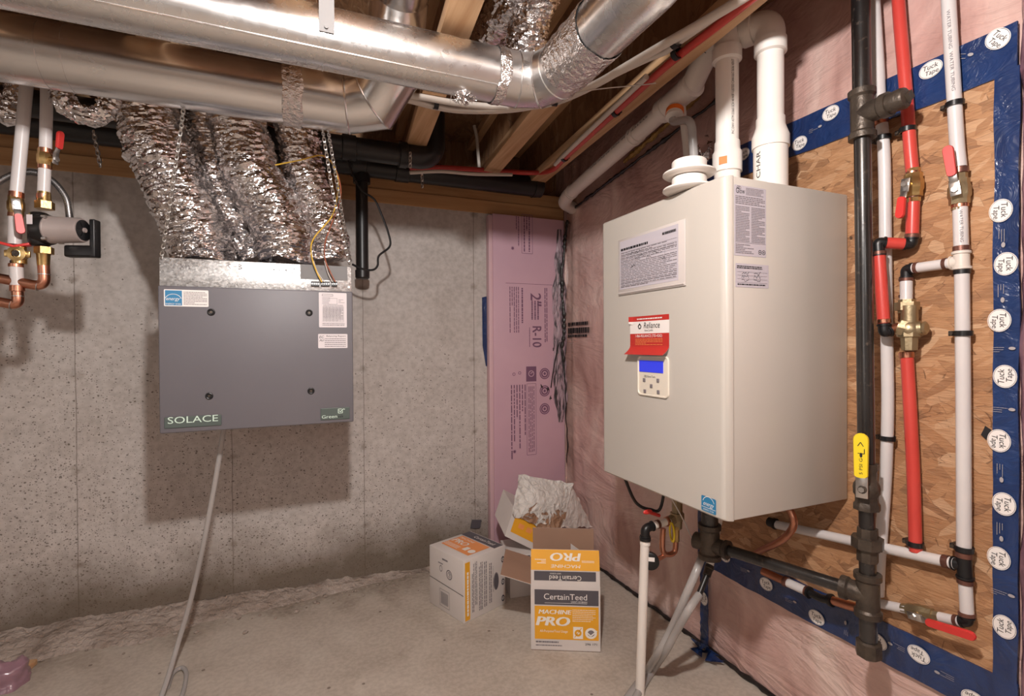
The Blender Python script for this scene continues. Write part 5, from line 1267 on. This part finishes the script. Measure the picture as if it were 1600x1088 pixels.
m = M(); m.lathe([(0, .026), (.006, .033), (.040, .034), (.042, .0285)], b-V((0, 0, .012)), (0, 0, 1), 24); m.build('end_cap', 'abs', t)
m = M(); m.lathe([(0, ra-.002), (.05, ra+.005), (.052, ra)], pa[0], (-1, 0, 0), 32); m.build('end_socket', 'abs', t)
yu = -.42; ru = .046
t = thing('drain_pipe', 'upper black plastic drain pipe whose elbow turns up between the joists', 'drain pipe', at(600, 242, 'y', yu))
pu_ = at(640, 244, 'y', yu); zu = pu_.z; xc = at(678, 230, 'y', yu).x
m = M().tube(fillet([V((xc-.16, yu, zu)), V((xc, yu, zu)), V((xc, yu, zu+.20))], .09, 12), ru+.004, 32); m.ring((xc-.16, yu, zu), (xc-.12, yu, zu), ru, .009, 32); m.build('elbow', 'abs', t)
M().cyl((xc-.13, yu, zu), (XL+.02, yu, zu), ru, 32).build('pipe', 'abs', t); M().cyl((xc, yu, zu+.12), (xc, yu, 2.338), ru, 32).build('riser', 'abs', t)
m = M(); xx = at(545, 240, 'y', yu).x; m.ring((xx-.03, yu, zu), (xx+.03, yu, zu), ru-.001, .007, 32); m.build('coupling', 'abs', t)
t_ = M().cyl(V((xc-.30, -.62, 2.10)), V((xc-.28, -.62, 2.338)), .040, 24)
tag(t_.build('drain_riser', 'abs'), 'black upright plastic riser in the shadow beside the rear duct elbow', 'drain pipe')

# ================================================================== TUBING UNDER THE JOISTS
ZC = 2.052
def z(px, py, h=ZC): return at(px, py, 'z', h)
tag(M().tube(catmull([z(600, 148), z(640, 156), z(680, 166), z(720, 172), z(780, 172), z(830, 166), z(880, 152), z(930, 132), z(980, 103), z(1040, 68), z(1100, 34), z(1150, 4), z(1200, -28)], 8), .0125, 16).build('tubing', 'pexc'), 'cream water tubing sweeping in an arc below the joists, nearest the elbow', 'tube')
ZD = 2.058
tag(M().tube(catmull([z(600, 142, ZD), z(660, 152, ZD), z(720, 162, ZD), z(800, 168, ZD), z(860, 162, ZD), z(910, 143, ZD), z(960, 116, ZD), z(1010, 92, ZD), z(1040, 80, ZD)], 8)+[z(1050, 72, ZD), z(1110, 30, ZD), z(1180, -20, ZD)], .0110, 16).build('tubing', 'pexc'), 'second cream tubing running behind the first one to the pink wall', 'tube')
t = thing('red_tubing', 'red water tubing strapped along the last joist beside the white vent pipe', 'tube', z(862, 266))
rd = at(690, 262, 'y', -.24)
P1 = [at(640, 262, 'y', -.24), rd, at(760, 266, 'y', -.24), at(830, 270, 'y', -.26)]
M().tube(catmull(P1+[z(862, 266, 2.052), z(885, 245, 2.052), z(962, 175, 2.052), z(1045, 100, 2.052), z(1125, 37, 2.052), z(1210, -30, 2.052)], 10), .0120, 16).build('tubing', 'pexred', t)
tag(M().tube(catmull([z(868, 257, 2.054), z(884, 240, 2.054), z(955, 172, 2.054), z(1010, 120, 2.054)], 6), .0100, 14).build('tubing', 'pexc'), 'pale tubing lying alongside the red tubing on the last joist', 'tube')
tag(M().tube(catmull(Y(-.28, (640, 270), (690, 268), (740, 272), (800, 273)), 6), .0085, 14).build('tubing', 'pexc'), 'short pale tubing running just under the red tubing over the black drain pipe', 'tube')
tag(M().tube(catmull(Y(-.16, (741, 196), (745, 215), (747, 240), (749, 264)), 6), .0085, 14).build('tubing', 'pexc'), 'short pale tube rising between the joists above the pink foam board', 'tube')
def jclip(p, ax, r_, label):
    t = thing('tube_clip', label, 'tube clip', p, 'tube clips under the joists'); ax = V(ax).normalized()
    s_ = ax.cross(V((0, 0, 1))).normalized()
    m = M(); m.lathe([(-.008, r_+.0005), (-.008, r_+.005), (.008, r_+.005), (.008, r_+.0005)], p, ax, 20, cap=False)
    m.obox(p+s_*r_-ax*.008+V((0, 0, -.001)), s_*.012, ax*.016, (0, 0, JB-p.z+.001), 0, .001); m.build('clip_band', 'clipm', t)
for (px, py), d_, r_, hh, lb in (((681, 163), (1, 0, 0), .0125, ZC, 'tube clip on the cream tubing right of the rear duct elbow'), ((867, 158), (1, -.2, 0), .0125, ZC, 'tube clip on the cream tubing just right of the foil elbow'),
        ((1057, 84), (-.1, 1, 0), .0125, 2.052, 'tube clip on the red tubing near the white vent elbow'), ((962, 175), (-.1, 1, 0), .0125, 2.052, 'tube clip halfway along the red tubing'), ((882, 247), (-.1, 1, 0), .0125, 2.052, 'tube clip on the red tubing near the corner'), ((1055, 66), (-.1, 1, 0), .0125, ZC, 'tube clip on the cream tubing beside the red one')):
    jclip(z(px, py, hh), d_, r_, lb)
wire([z(866, 152, 2.04), z(930, 140, 2.035), z(1000, 133, 2.03), z(1025, 130, 2.03)], .0018, 'wirew', 'thin pale string stretched from the foil elbow to the vent pipe', name='string')

# ================================================================== CARTONS
def board(m, O, a, b, n_in, th=.0035, out=0, inn=1):
    """a sheet of carton: printed side out, brown side in"""
    O, a, b = V(O), V(a), V(b); n = V(n_in).normalized(); m.obox(O, a, b, n*th*.5, out); m.obox(O+n*th*.5, a, b, n*th*.5, inn)
UP = V((0, 0, 1))
BL = V((-.635, -.868, 0)); BR = V((-.395, -.990, 0)); e = BR-BL; W_ = e.length; eu = e.normalized(); dv = V((-eu.y, eu.x, 0))*.265; du = dv.normalized(); H_ = .252
t = thing('carton', 'open white and yellow joint compound carton standing upright in front', 'cardboard box', (BL+BR+dv)/2)
m = M(); board(m, BL, e, UP*H_, du); board(m, BL+dv, e, UP*H_, -du); board(m, BL+du*.002, dv-du*.004, UP*H_, eu); board(m, BR+du*.002, dv-du*.004, UP*H_, -eu); m.obox(BL, e, dv, UP*.003, 1)
body = m.build('carton_body', ['carton', 'cardboard'], t, smooth=False)
FB = Fr(BL-du*.0008, eu, UP); 
def face_print(F, W_, H_, parent, name='front_print'):
    m = M(); X0, X1 = W_*.055, W_*.975
    m.rect(F, X0, H_*.715, X1, H_*.95, 0); m.text(F, 'CertainTeed', W_*.5, H_*.80, H_*.13, 2, .0004, align='c', width=W_*.62)
    m.text(F, 'SAINT-GOBAIN', W_*.81, H_*.755, H_*.04, 2, .0004, align='r', width=W_*.23); m.line(F, (W_*.2, H_*.745), (W_*.81, H_*.745), .0012, 2, .0004)
    m.rect(F, X0, H_*.18, X1, H_*.695, 1)
    for i, dx in enumerate((0, .001, .002)): m.text(F, 'MACHINE', W_*.11+dx, H_*.575, H_*.095, 3, .0004+i*.0003, skew=.22, width=W_*.46)
    for i, dx in enumerate((0, .0015, .003, .0045, .006)): m.text(F, 'PRO', W_*.07+dx, H_*.395, H_*.20, 3, .0004+i*.0003, skew=.25, width=W_*.46)
    m.text(F, 'All-Purpose/Tout Usage', W_*.13, H_*.29, H_*.055, 3, .0004, width=W_*.40)
    m.lines(F, W_*.60, H_*.46, W_*.93, H_*.66, 7, 3, .0004, .3, random.Random(4), .5)
    m.rect(F, W_*.61, H_*.20, W_*.75, H_*.385, 3, .0004); m.annulus(F, W_*.68, H_*.29, W_*.02, W_*.05, 1, .0006); m.line(F, (W_*.63, H_*.22), (W_*.73, H_*.37), .003, 1, .0006)
    m.disc(F, W_*.865, H_*.29, W_*.085, H_*.085, 3, .0004); m.disc(F, W_*.865, H_*.29, W_*.05, H_*.05, 4, .0006); m.pline(F, [(W_*.80, H_*.31), (W_*.86, H_*.25), (W_*.95, H_*.33)], .005, 3, .0008)
    m.lines(F, W_*.07, H_*.12, W_*.40, H_*.155, 1, 4, .0004, .7, random.Random(23), 1); m.lines(F, W_*.07, H_*.07, W_*.45, H_*.10, 1, 4, .0004, .5, random.Random(2), 1); m.text(F, '296 171', W_*.78, H_*.105, H_*.045, 5, .0004, width=W_*.17)
    return m.build(name, ['dark', 'yellow', 'white', 'jwhite', 'grey', 'ink'], parent, smooth=False)
face_print(FB, W_, H_, body)
# front flap: stands up, its upper half bends back
l1, l2 = .062, .075; v1 = (UP*cos(radians(4))+du*sin(radians(4))); v2 = (UP*cos(radians(20))+du*sin(radians(20)))
O1 = BL+UP*H_; m = M(); board(m, O1+eu*.001, eu*(W_-.002), v1*l1, du); O2 = O1+v1*l1; board(m, O2+eu*.001, eu*(W_-.004), v2*l2, du)
fl = m.build('front_flap', ['carton', 'cardboard'], t, smooth=False)
Fa = Fr(O1+e+v1*l1-du*.0008, -eu, -v1); Fa.n = -Fa.x.cross(Fa.y) if False else Fa.x.cross(Fa.y)
m = M(); m.rect(Fa, W_*.06, .004, W_*.95, l1*.64, 0); m.text(Fa, 'CertainTeed', W_*.5, .020, .026, 1, .0004, align='c', width=W_*.46); m.text(Fa, 'SAINT-GOBAIN', W_*.72, .010, .007, 1, .0004, align='r', width=W_*.16)
Fb = Fr(O2+e+v2*l2-du*.0010, -eu, -v2)
m.rect(Fb, W_*.005, .0, W_*.995, l2, 2); 
m.text(Fb, 'MACHINE', W_*.28, l2*.72, .017, 3, .0004, skew=.2, width=W_*.42)
for i, dx in enumerate((0, .0015, .003, .0045)): m.text(Fb, 'PRO', W_*.27+dx, l2*.16, .042, 3, .0004+i*.0003, skew=.2, width=W_*.42)
m.lines(Fb, W_*.08, l2*.5, W_*.26, l2*.62, 2, 3, .0004, .4, random.Random(2), 1); m.lines(Fb, W_*.78, l2*.45, W_*.94, l2*.7, 3, 3, .0004, .4, random.Random(5), .6)
m.build('flap_print', ['dark', 'jwhite', 'yellow', 'jwhite'], fl, smooth=False)
v3 = (UP*cos(radians(3))+du*sin(radians(3))); m = M(); board(m, BL+dv+UP*H_+eu*.001, eu*(W_-.002), v3*.130, -du); m.build('back_flap', ['carton', 'cardboard'], t, smooth=False)
th = radians(16); vl = (-eu*cos(th)+UP*sin(th)); m = M(); board(m, BL+UP*H_+du*.010, du*.245, vl*.125, (UP*cos(th)+eu*sin(th))); m.build('side_flap', ['carton', 'cardboard'], t, smooth=False)
m = M(); p = BL+dv*.93+UP*(H_+.001); m.add([p+eu*W_*.62, p+eu*W_*.98, p+eu*W_*.62+UP*.070]+[p+eu*W_*.62+du*.003, p+eu*W_*.98+du*.003, p+eu*W_*.62+UP*.070+du*.003], [(0, 1, 2), (5, 4, 3), (0, 3, 4, 1), (1, 4, 5, 2), (2, 5, 3, 0)]); m.build('side_flap', 'carton', t, smooth=False)

# the closed carton on the left
Vv = V((-.822, -.590, 0)); Lv = V((-.913, -.353, 0)); a_ = (Lv-Vv); b_ = V((-a_.y, a_.x, 0)).normalized()*-.245; b_ = b_ if b_.x > 0 else -b_; HA = .270
t = thing('carton', 'closed white carton with orange printed top, left of the open carton', 'cardboard box', Vv+(a_+b_)/2)
m = M(); m.obox(Vv, a_, b_, UP*HA, 0, .004); body = m.build('carton_body', 'carton', t)
F = Fr(Lv-b_.normalized()*.0008, -a_, UP); LA = a_.length
m = M(); m.line(F, (.001, HA*.47), (LA-.001, HA*.44), .0025, 0); m.annulus(F, LA*.60, HA*.66, .017, .0215, 1); m.annulus(F, LA*.60, HA*.66, .010, .012, 1); m.text(F, '9', LA*.585, HA*.635, .030, 1, .0003)
m.annulus(F, LA*.36, HA*.70, .008, .0105, 1, asp=1.4); m.lines(F, LA*.28, HA*.77, LA*.42, HA*.80, 1, 1, .0003, .6, random.Random(1), 1); m.lines(F, LA*.40, HA*.85, LA*.56, HA*.89, 1, 1, .0003, .7, random.Random(24), 1)
m.pline(F, [(LA*.32, HA*.08), (LA*.60, HA*.08), (LA*.60, HA*.36), (LA*.32, HA*.36), (LA*.32, HA*.08)], .0015, 1)
for k in range(16): xx = LA*(.36+.20*k/15); m.line(F, (xx, HA*.12), (xx, HA*.32), .0012+.0012*(k % 3 == 0), 1, .0003)
m.build('end_print', ['ink', 'grey'], body, smooth=False)
F = Fr(Vv-a_.normalized()*.0008, b_, UP); LB = b_.length; m = M()
m.rect(F, LB*.03, HA*.03, LB*.14, HA*.96, 0); m.lines(Fr(F.p(LB*.05, HA*.1), F.y, -F.x), 0, -.018, HA*.7, -.002, 1, 3, .0003, .6, random.Random(3), 1)
G3 = Fr(F.p(0, 0), F.y, -F.x)
for k, (x0, x1, z0, z1) in enumerate(((.18, .24, .12, .90), (.25, .31, .22, .92), (.34, .44, .10, .88), (.46, .54, .12, .86), (.58, .66, .14, .80), (.68, .70, .3, .85))):
    m.lines(G3, HA*z0, -LB*x1, HA*z1, -LB*x0, 2 if x1-x0 < .09 else 3, 1, .0002, .5, random.Random(k), .6)
m.disc(F, LB*.76, HA*.46, .016, .040, 1, .0002); m.disc(F, LB*.765, HA*.455, .013, .036, 2, .0004)
for zf in (.78, .40, .12): m.disc(F, LB*.93, HA*zf, .010, .015, 2, .0002); m.annulus(F, LB*.93, HA*zf, .004, .006, 3, .0004)
m.build('side_print', ['yellow', 'grey', 'dark', 'jwhite'], body, smooth=False)
F = Fr(Lv+UP*(HA+.0008), -a_, b_); m = M()   # top: x from the far-left corner towards the viewer, y to the right
F = Fr(Lv+UP*(HA+.0008), -a_, b_)
m.rect(F, LA*.10, LB*.20, LA*.88, LB*.72, 0); m.rect(F, LA*.02, LB*.75, LA*.97, LB*.97, 1)
m.text(F, 'CertainTeed', LA*.30, LB*.82, .030, 2, .0004, width=LA*.55)
for i, dx in enumerate((0, .002, .004)): m.text(F, 'PRO', LA*.12+dx, LB*.42, .050, 2, .0004+i*.0003, skew=.2, width=LA*.38)
m.text(F, 'MACHINE', LA*.14, LB*.62, .020, 2, .0004, skew=.2, width=LA*.38)
m.rect(F, LA*.58, LB*.30, LA*.68, LB*.44, 2, .0004); m.disc(F, LA*.79, LB*.36, .018, .018, 2, .0004); m.lines(F, LA*.12, LB*.24, LA*.5, LB*.36, 3, 2, .0004, .4, random.Random(3), .6)
m.build('top_print', ['peach', 'dark', 'jwhite'], body, smooth=False)

# the white carton standing behind, with the torn one on it
c0 = at(797, 944, 'z', 0); ce = V((.250, -.030, 0)); cd = V((.030, .20, 0)); HC = .20
c0 = V((c0.x, -.47, 0)); c0.x = at(797, 900, 'y', -.47).x
t = thing('carton', 'plain white carton standing behind the other two, mostly hidden', 'cardboard box', c0+ce/2)
M().obox(c0, ce, cd, UP*HC, 0, .003).build('carton_body', 'carton', t)
F = Fr(c0+V((0, -.001, 0))-V((.001, 0, 0)), ce, UP); m = M(); m.rect(F, .012, HC*.80, .10, HC*.97, 0); m.text(F, 'C', .04, HC*.83, .025, 1, .0004); m.build('front_print', ['dark', 'jwhite'], t, smooth=False)
t = thing('torn_carton', 'torn yellow and white carton under crumpled coated paper, at the back', 'cardboard box', V((c0.x+.12, -.38, HC)))
yb = -.462
bl, br_, tr_, tl_ = at(789, 838, 'y', yb), at(850, 868, 'y', yb), at(874, 830, 'y', yb+.02), at(803, 794, 'y', yb+.02)
dd = V((.03, .21, .03)); m = M(); P8 = [bl, br_, tr_, tl_]; P8 += [p+dd for p in P8]
m.add(P8, [(0, 1, 2, 3), (7, 6, 5, 4), (0, 4, 5, 1), (1, 5, 6, 2), (2, 6, 7, 3), (3, 7, 4, 0)]); body = m.build('carton_body', 'carton', t, smooth=False)
ux = (br_-bl); uy = (tl_-bl); nn = ux.cross(uy).normalized(); 
def bp(u_, v_, h=.001): return bl.lerp(br_, u_).lerp(tl_.lerp(tr_, u_), v_)+nn*h
m = M(); m.quad(bp(.08, .22), bp(1, .22), bp(1, .80), bp(.08, .80), 0); m.quad(bp(.04, .84), bp(1, .84), bp(1, .98), bp(.04, .98), 1)
for k in range(4): m.quad(bp(.2+.18*k, .45, .0015), bp(.32+.18*k, .45, .0015), bp(.32+.18*k, .62, .0015), bp(.2+.18*k, .62, .0015), 2)
m.build('front_print', ['yellow', 'dark', 'peach'], body, smooth=False)
def crumple(c00, c10, c11, c01, nu, nv, amp, seed, bulge, fr=14):
    vs = []; 
    for i in range(nv+1):
        for j in range(nu+1):
            u_, v_ = j/nu, i/nv; p = c00.lerp(c10, u_).lerp(c01.lerp(c11, u_), v_)
            n = V((0, -1, .25)).normalized(); s_ = V((seed, 0, 0)); q_ = p*fr+s_
            f_ = amp*(noise.noise(q_)+.6*(1-2*abs(noise.noise(q_*1.9)))+.35*noise.noise(q_*4.1))
            e_ = .012*noise.noise(q_*1.5) if (i in (0, nv) or j in (0, nu)) else 0
            vs.append(p+n*(f_+bulge*sin(pi*v_)*sin(pi*min(1, max(0, u_))))+V((e_, 0, e_)))
    fs = [(i*(nu+1)+j, i*(nu+1)+j+1, (i+1)*(nu+1)+j+1, (i+1)*(nu+1)+j) for i in range(nv) for j in range(nu)]
    k = len(vs); b2 = [p+V((0, .0025, 0)) for p in vs]; fs += [tuple(x+k for x in f[::-1]) for f in fs]
    return M().add(vs+b2, fs)
yc = -.455
def torn_mat():
    n = NT('torn_coated_board'); f = n.noise(17, 6, dist=1.2); z_ = n.n('SeparateXYZ'); n.put(z_.inputs[0], n.co())
    g = n.math('ADD', f, n.math('MULTIPLY_ADD', z_.outputs[2], 2.4, -.92))
    mk = n.ramp(g, [(.44, G), (.47, Wt)])
    col = n.mix(mk, n.ramp(n.noise(8, 3), [(.3, S(150, 112, 88)), (.7, S(176, 138, 110))]), S(222, 216, 210))
    w1 = n.noise(24, 5, dist=2.5); return n.set(color=col, rough=.45, normal=n.bump(n.math('ADD', w1, n.math('MULTIPLY', mk, .5)), .7, .02))
MT['torn'] = torn_mat()
crumple(at(800, 806, 'y', yc), at(876, 838, 'y', yc), at(893, 758, 'y', -.36), at(811, 742, 'y', -.36), 60, 54, .010, 2.3, .03).build('crumpled_paper', 'torn', t, angle=50)
crumple(at(811, 744, 'y', -.36), at(893, 760, 'y', -.36), at(889, 800, 'y', -.20), at(818, 800, 'y', -.20), 40, 24, .008, 5.3, -.01).build('crumpled_paper', 'torn', t, angle=50)
crumple(at(876, 826, 'y', -.44), at(925, 824, 'y', -.30), at(896, 764, 'y', -.34), at(886, 762, 'y', -.37), 30, 34, .006, 8.1, .01, 20).build('torn_flap', 'gypwhite', t, angle=50)
tag(M().obox(at(735, 826, 'y', -.012), V((.055, 0, -.008)), V((0, .004, 0)), V((.010, -.0, .045))).build('dark_scrap', 'dark'), 'dark scrap of board leaning on the concrete behind the closed carton', 'scrap')

# ================================================================== CIRCULATOR PUMP AND PIPES AT THE LEFT
PY = -.70
def y_(px, py, v=PY): return at(px, py, 'y', v)
rp2 = .0160
t = thing('water_pipe', 'leftmost upright white pipe with red lever valve, brass flange and copper elbow', 'pipe', y_(24, 475))
sleeve(t, [V((y_(40, 148).x+.01, PY, 2.065)), y_(40, 148), y_(34, 215), y_(26, 302)], r_=rp2); crimp(t, y_(26, 300), y_(25.5, 310), rp2, 'copper')
lever_valve(t, y_(25, 322), (0, 0, 1), (.12, -.02, -1), (.38, -.925, 0), r_=.0175, mat='brass', hl=.090, off=.036); crimp(t, y_(24.5, 333), y_(24, 340), rp2, 'copper')
sleeve(t, [y_(24, 336), y_(23, 382)], r_=rp2)
m = M(); c = y_(24, 384, PY-.004); m.obox(c+V((-.035, -.012, .002)), (.036, -.004, -.010), (0, .024, 0), (0, 0, .008), 0, .002); m.obox(c+V((.0, -.016, -.008)), (.036, .004, .010), (0, .024, 0), (0, 0, .008), 0, .002); m.build('valve_wing', 'handle', t)
c = y_(25, 396, PY-.018); m = M(); m.lathe([(0, .022), (.022, .022), (.023, .012), (.010, .010)], c+V((0, .022, 0)), (0, -1, 0), 24); m.lathe([(0, .018), (.05, .018)], c+V((0, .018, -.028)), (0, 0, 1), 18)
for sx in (-1, 1): m.obox(c+V((sx*.020-.010, .004, -.010)), (.020, 0, 0), (0, .010, 0), (0, 0, .020), 0, .003)
m.build('drain_valve', 'brass', t); m = M(); m.cyl(c+V((0, -.0015, 0)), c+V((0, -.004, 0)), .009, 18); m.build('outlet', 'castiron', t)
M().cyl(y_(25, 408), y_(25, 420), .0135, 18).build('coupling', 'black', t); crimp(t, y_(25, 412), y_(25, 418), rp2, 'copper'); sleeve(t, [y_(25, 414), y_(27, 450)], r_=rp2)
crimp(t, y_(27, 446), y_(27, 456), rp2, 'copper')
M().tube(fillet([y_(27, 452), y_(29, 478), y_(-10, 470), y_(-60, 466)], .03, 8), .0145, 20).build('elbow', 'copper', t); m = M(); m.ring(y_(20, 476.2), y_(18, 475.8), .0140, .002, 20); m.ring(y_(28, 462), y_(28, 464), .0140, .002, 20); m.build('solder_joint', 'steel', t)
t = thing('water_pipe', 'second upright white pipe from the left, feeding the circulator pump', 'pipe', y_(70, 430))
sleeve(t, [V((y_(73, 150).x, PY, 2.065)), y_(73, 150), y_(71, 236)], r_=rp2*.95); crimp(t, y_(71, 232), y_(71, 240), rp2*.95, 'copper')
lever_valve(t, y_(70, 249), (0, 0, 1), (.10, -.05, 1), (.93, -.35, 0), r_=.0165, mat='brass', hl=.085, off=.030); crimp(t, y_(70, 258), y_(70, 265), rp2*.95, 'copper')
sleeve(t, [y_(70, 262), y_(68, 305)], r_=rp2*.95); crimp(t, y_(68, 303), y_(68, 312), rp2*.95, 'copper')
m = M(); m.lathe([(0, .019), (.010, .017), (.03, .016)], y_(69, 316), (0, 0, 1), 16); m.lathe([(0, .0235), (.022, .0235)], y_(70, 327), (0, 0, 1), 6, a0=.5); m.build('union_nut', 'brass', t)
m = M(); a = y_(69, 397); m.lathe([(0, .0235), (.020, .0235)], a, (0, 0, 1), 6, a0=.5); m.lathe([(0, .0130), (.012, .0150), (.04, .0165), (.052, .020)], y_(68, 420), (0, 0, 1), 18); m.build('union_nut', 'brass', t)
M().tube(fillet([y_(68, 414), y_(70, 449), y_(20, 439), y_(-60, 424)], .03, 8), .0145, 20).build('elbow', 'copper', t); m = M(); m.ring(y_(61, 447.4), y_(59, 447), .0140, .002, 20); m.ring(y_(69, 428), y_(69, 430), .0140, .002, 20); m.build('solder_joint', 'steel', t)
pc = y_(60, 358); 
t = thing('circulator_pump', 'grey and black circulator pump with a black control box at the left', 'pump', pc-V((0, 0, .06)))
c = y_(62, 359); m = M(); m.lathe([(-.050, .018), (-.046, .024), (-.036, .028), (.036, .028), (.046, .024), (.050, .018)], c, (0, 0, 1), 20); ax = V((.955, -.29, 0)).normalized()
m.lathe([(-.012, .030), (0, .044), (.024, .046), (.030, .044)], c, ax, 28); m.build('pump_housing', 'abs', t)
m = M(); m.lathe([(.026, .041), (.034, .0415), (.036, .040), (.116, .037), (.120, .035), (.121, .031)], c, ax, 36); m.build('motor', 'pump', t)
sd = V((-ax.y, ax.x, 0))
m = M(); m.lathe([(.1205, .031), (.1225, .031), (.1225, .004)], c, ax, 30, cap=True)
for k in range(6): q_ = 2*pi*k/6; d_ = sd*cos(q_)+UP*sin(q_); m.obox(c+ax*.1228+d_*.010-sd*.002, sd*.004, d_*.014, ax*.0015)
m.build('speed_dial', 'black', t)
m = M(); m.lathe([(.1235, .008), (.128, .007)], c, ax, 16); m.build('dial_knob', 'pump', t)
for s1, s2 in ((.027, .027), (-.027, .027), (.027, -.027), (-.027, -.027)): M().cyl(c+ax*.030+sd*s1*1.2+UP*s2*1.2, c+ax*.042+sd*s1*1.2+UP*s2*1.2, .005, 6).build('bolt', 'steel', t)
cb = c+sd*.012
m = M(); m.obox(cb+ax*.055-UP*.078, ax*.088, sd*.030, UP*.036, 0, .006, 3); m.obox(cb+ax*.128-UP*.078, ax*.016, sd*.030, UP*.116, 0, .004, 3); m.build('control_box', 'black', t)
GP = Fr(c+ax*.004-sd*.0465, ax, UP); m = M(); m.rect(GP, -.004, .006, .012, .034); m.build('data_plate', 'paper', t, smooth=False)
P1 = Y(PY+.02, (-30, 300), (-5, 286), (15, 275), (35, 270), (55, 270), (75, 278), (92, 293), (104, 312), (108, 334), (109, 343))
Pc = catmull(P1, 22); m = M(); m.tube(Pc, .0066, 12, rf=None)
Q_ = []; L_c = 0
for i in range(0, len(Pc)-1, 1):
    a, b = Pc[i], Pc[i+1]; k = (b-a).length; L_c += k
    if i % 2 == 0: m.ring(a, a+(b-a).normalized()*min(.0045, k*1.1), .0066, .0030, 12)
tag(m.build('flexible_conduit', 'conduit'), 'ribbed metal conduit arching over to the circulator pump', 'conduit')

# scrap in the bottom left corner
s0 = at(8, 1072, 'z', 0); m = M(); n1, n2 = 26, 40; rr = []
for i in range(1, n1):
    row = []
    for j in range(n2):
        p_ = V((sin(pi*.5*i/n1)*cos(2*pi*j/n2)*.075, sin(pi*.5*i/n1)*sin(2*pi*j/n2)*.06, cos(pi*.5*i/n1)*.085)); row.append(s0+p_*(1+.35*noise.noise(p_*22)+.15*abs(noise.noise(p_*60))))
    rr.append(row)
for v_ in rr[-1]: v_.z = .0
m.rings(rr); tag(m.build('plastic_bag', 'plasticbag', angle=45), 'crumpled mauve plastic bundle on the floor in the bottom left corner', 'bag')
s1 = at(38, 1050, 'z', 0); m = M().obox(s1+V((-.06, 0, 0)), V((.075, -.012, 0)), V((.01, .05, 0)), V((0, 0, .022)), 0, .004)
tag(m.build('wood_offcut', 'lumber'), 'small brown wood offcut against the mortar at the bottom left', 'wood scrap')

# bulging fold of the vapour barrier past the right hand tape
m = M(); rr = []
for i in range(90):
    z_i = .005+2.30*i/89; row = []
    for k in range(13):
        q_ = pi*k/12; w_ = .030*(1+.25*noise.noise(V((z_i*3, 0, 2))))+.006*noise.noise(V((z_i*14, k*.6, 4)))
        row.append(V((-.004-.022*sin(q_)*(1+.35*noise.noise(V((z_i*5, k*.4, 8)))), -2.100+w_*cos(q_), z_i)))
    rr.append(row)
m.rings(rr)
tag(m.build('plastic_fold', 'mauvefilm', angle=60), 'upright glossy mauve fold of plastic sheet at the far right edge beside the blue tape', 'plastic sheet')

# smeared, wrinkled film of sealant over the corner edge of the pink board
def smear_mat():
    n = NT('smeared_sealant_film'); f = n.noise(9, 6, vec=n.co((3.2, 1, .55)), dist=1.5); g = n.noise(26, 5, vec=n.co((2.5, 1, .5)), dist=1.)
    k = n.math('ADD', n.math('MULTIPLY', f, .7), n.math('MULTIPLY', g, .3))
    return n.set(color=n.ramp(k, [(.40, S(30, 26, 28)), (.47, S(84, 72, 78)), (.53, S(166, 140, 150)), (.7, S(190, 166, 174))]), rough=.28, coat=.5, normal=n.bump(n.noise(30, 4, vec=n.co((2, 1, .5)), dist=1.5), .7, .015))
MT['smear'] = smear_mat()
m = M(); rr = []
for i in range(100):
    z_i = 1.86-1.12*i/99; row = []; k_ = i/99
    c_ = -.062+.012*noise.noise(V((z_i*3, 1, 0))); w_ = (.012+.030*min(1, k_*3.2)*(1 if k_ < .85 else (1-k_)/.15+.05))*(1+.35*noise.noise(V((z_i*11, 5, 0))))
    for j in range(13):
        u_ = -1+2*j/12; row.append(V((c_+w_*u_, fy-.0015-.005*(1-u_*u_)-.004*abs(noise.noise(V((u_*2.5, z_i*12, 0)))), z_i)))
    row += [V((p.x, fy-.0002, p.z)) for p in row[::-1]]
    rr.append(row)
m.rings(rr)
tag(m.build('sealant_film', 'smear', angle=60), 'wrinkled grey film streaked with black sealant on the right edge of the pink board', 'sealant')
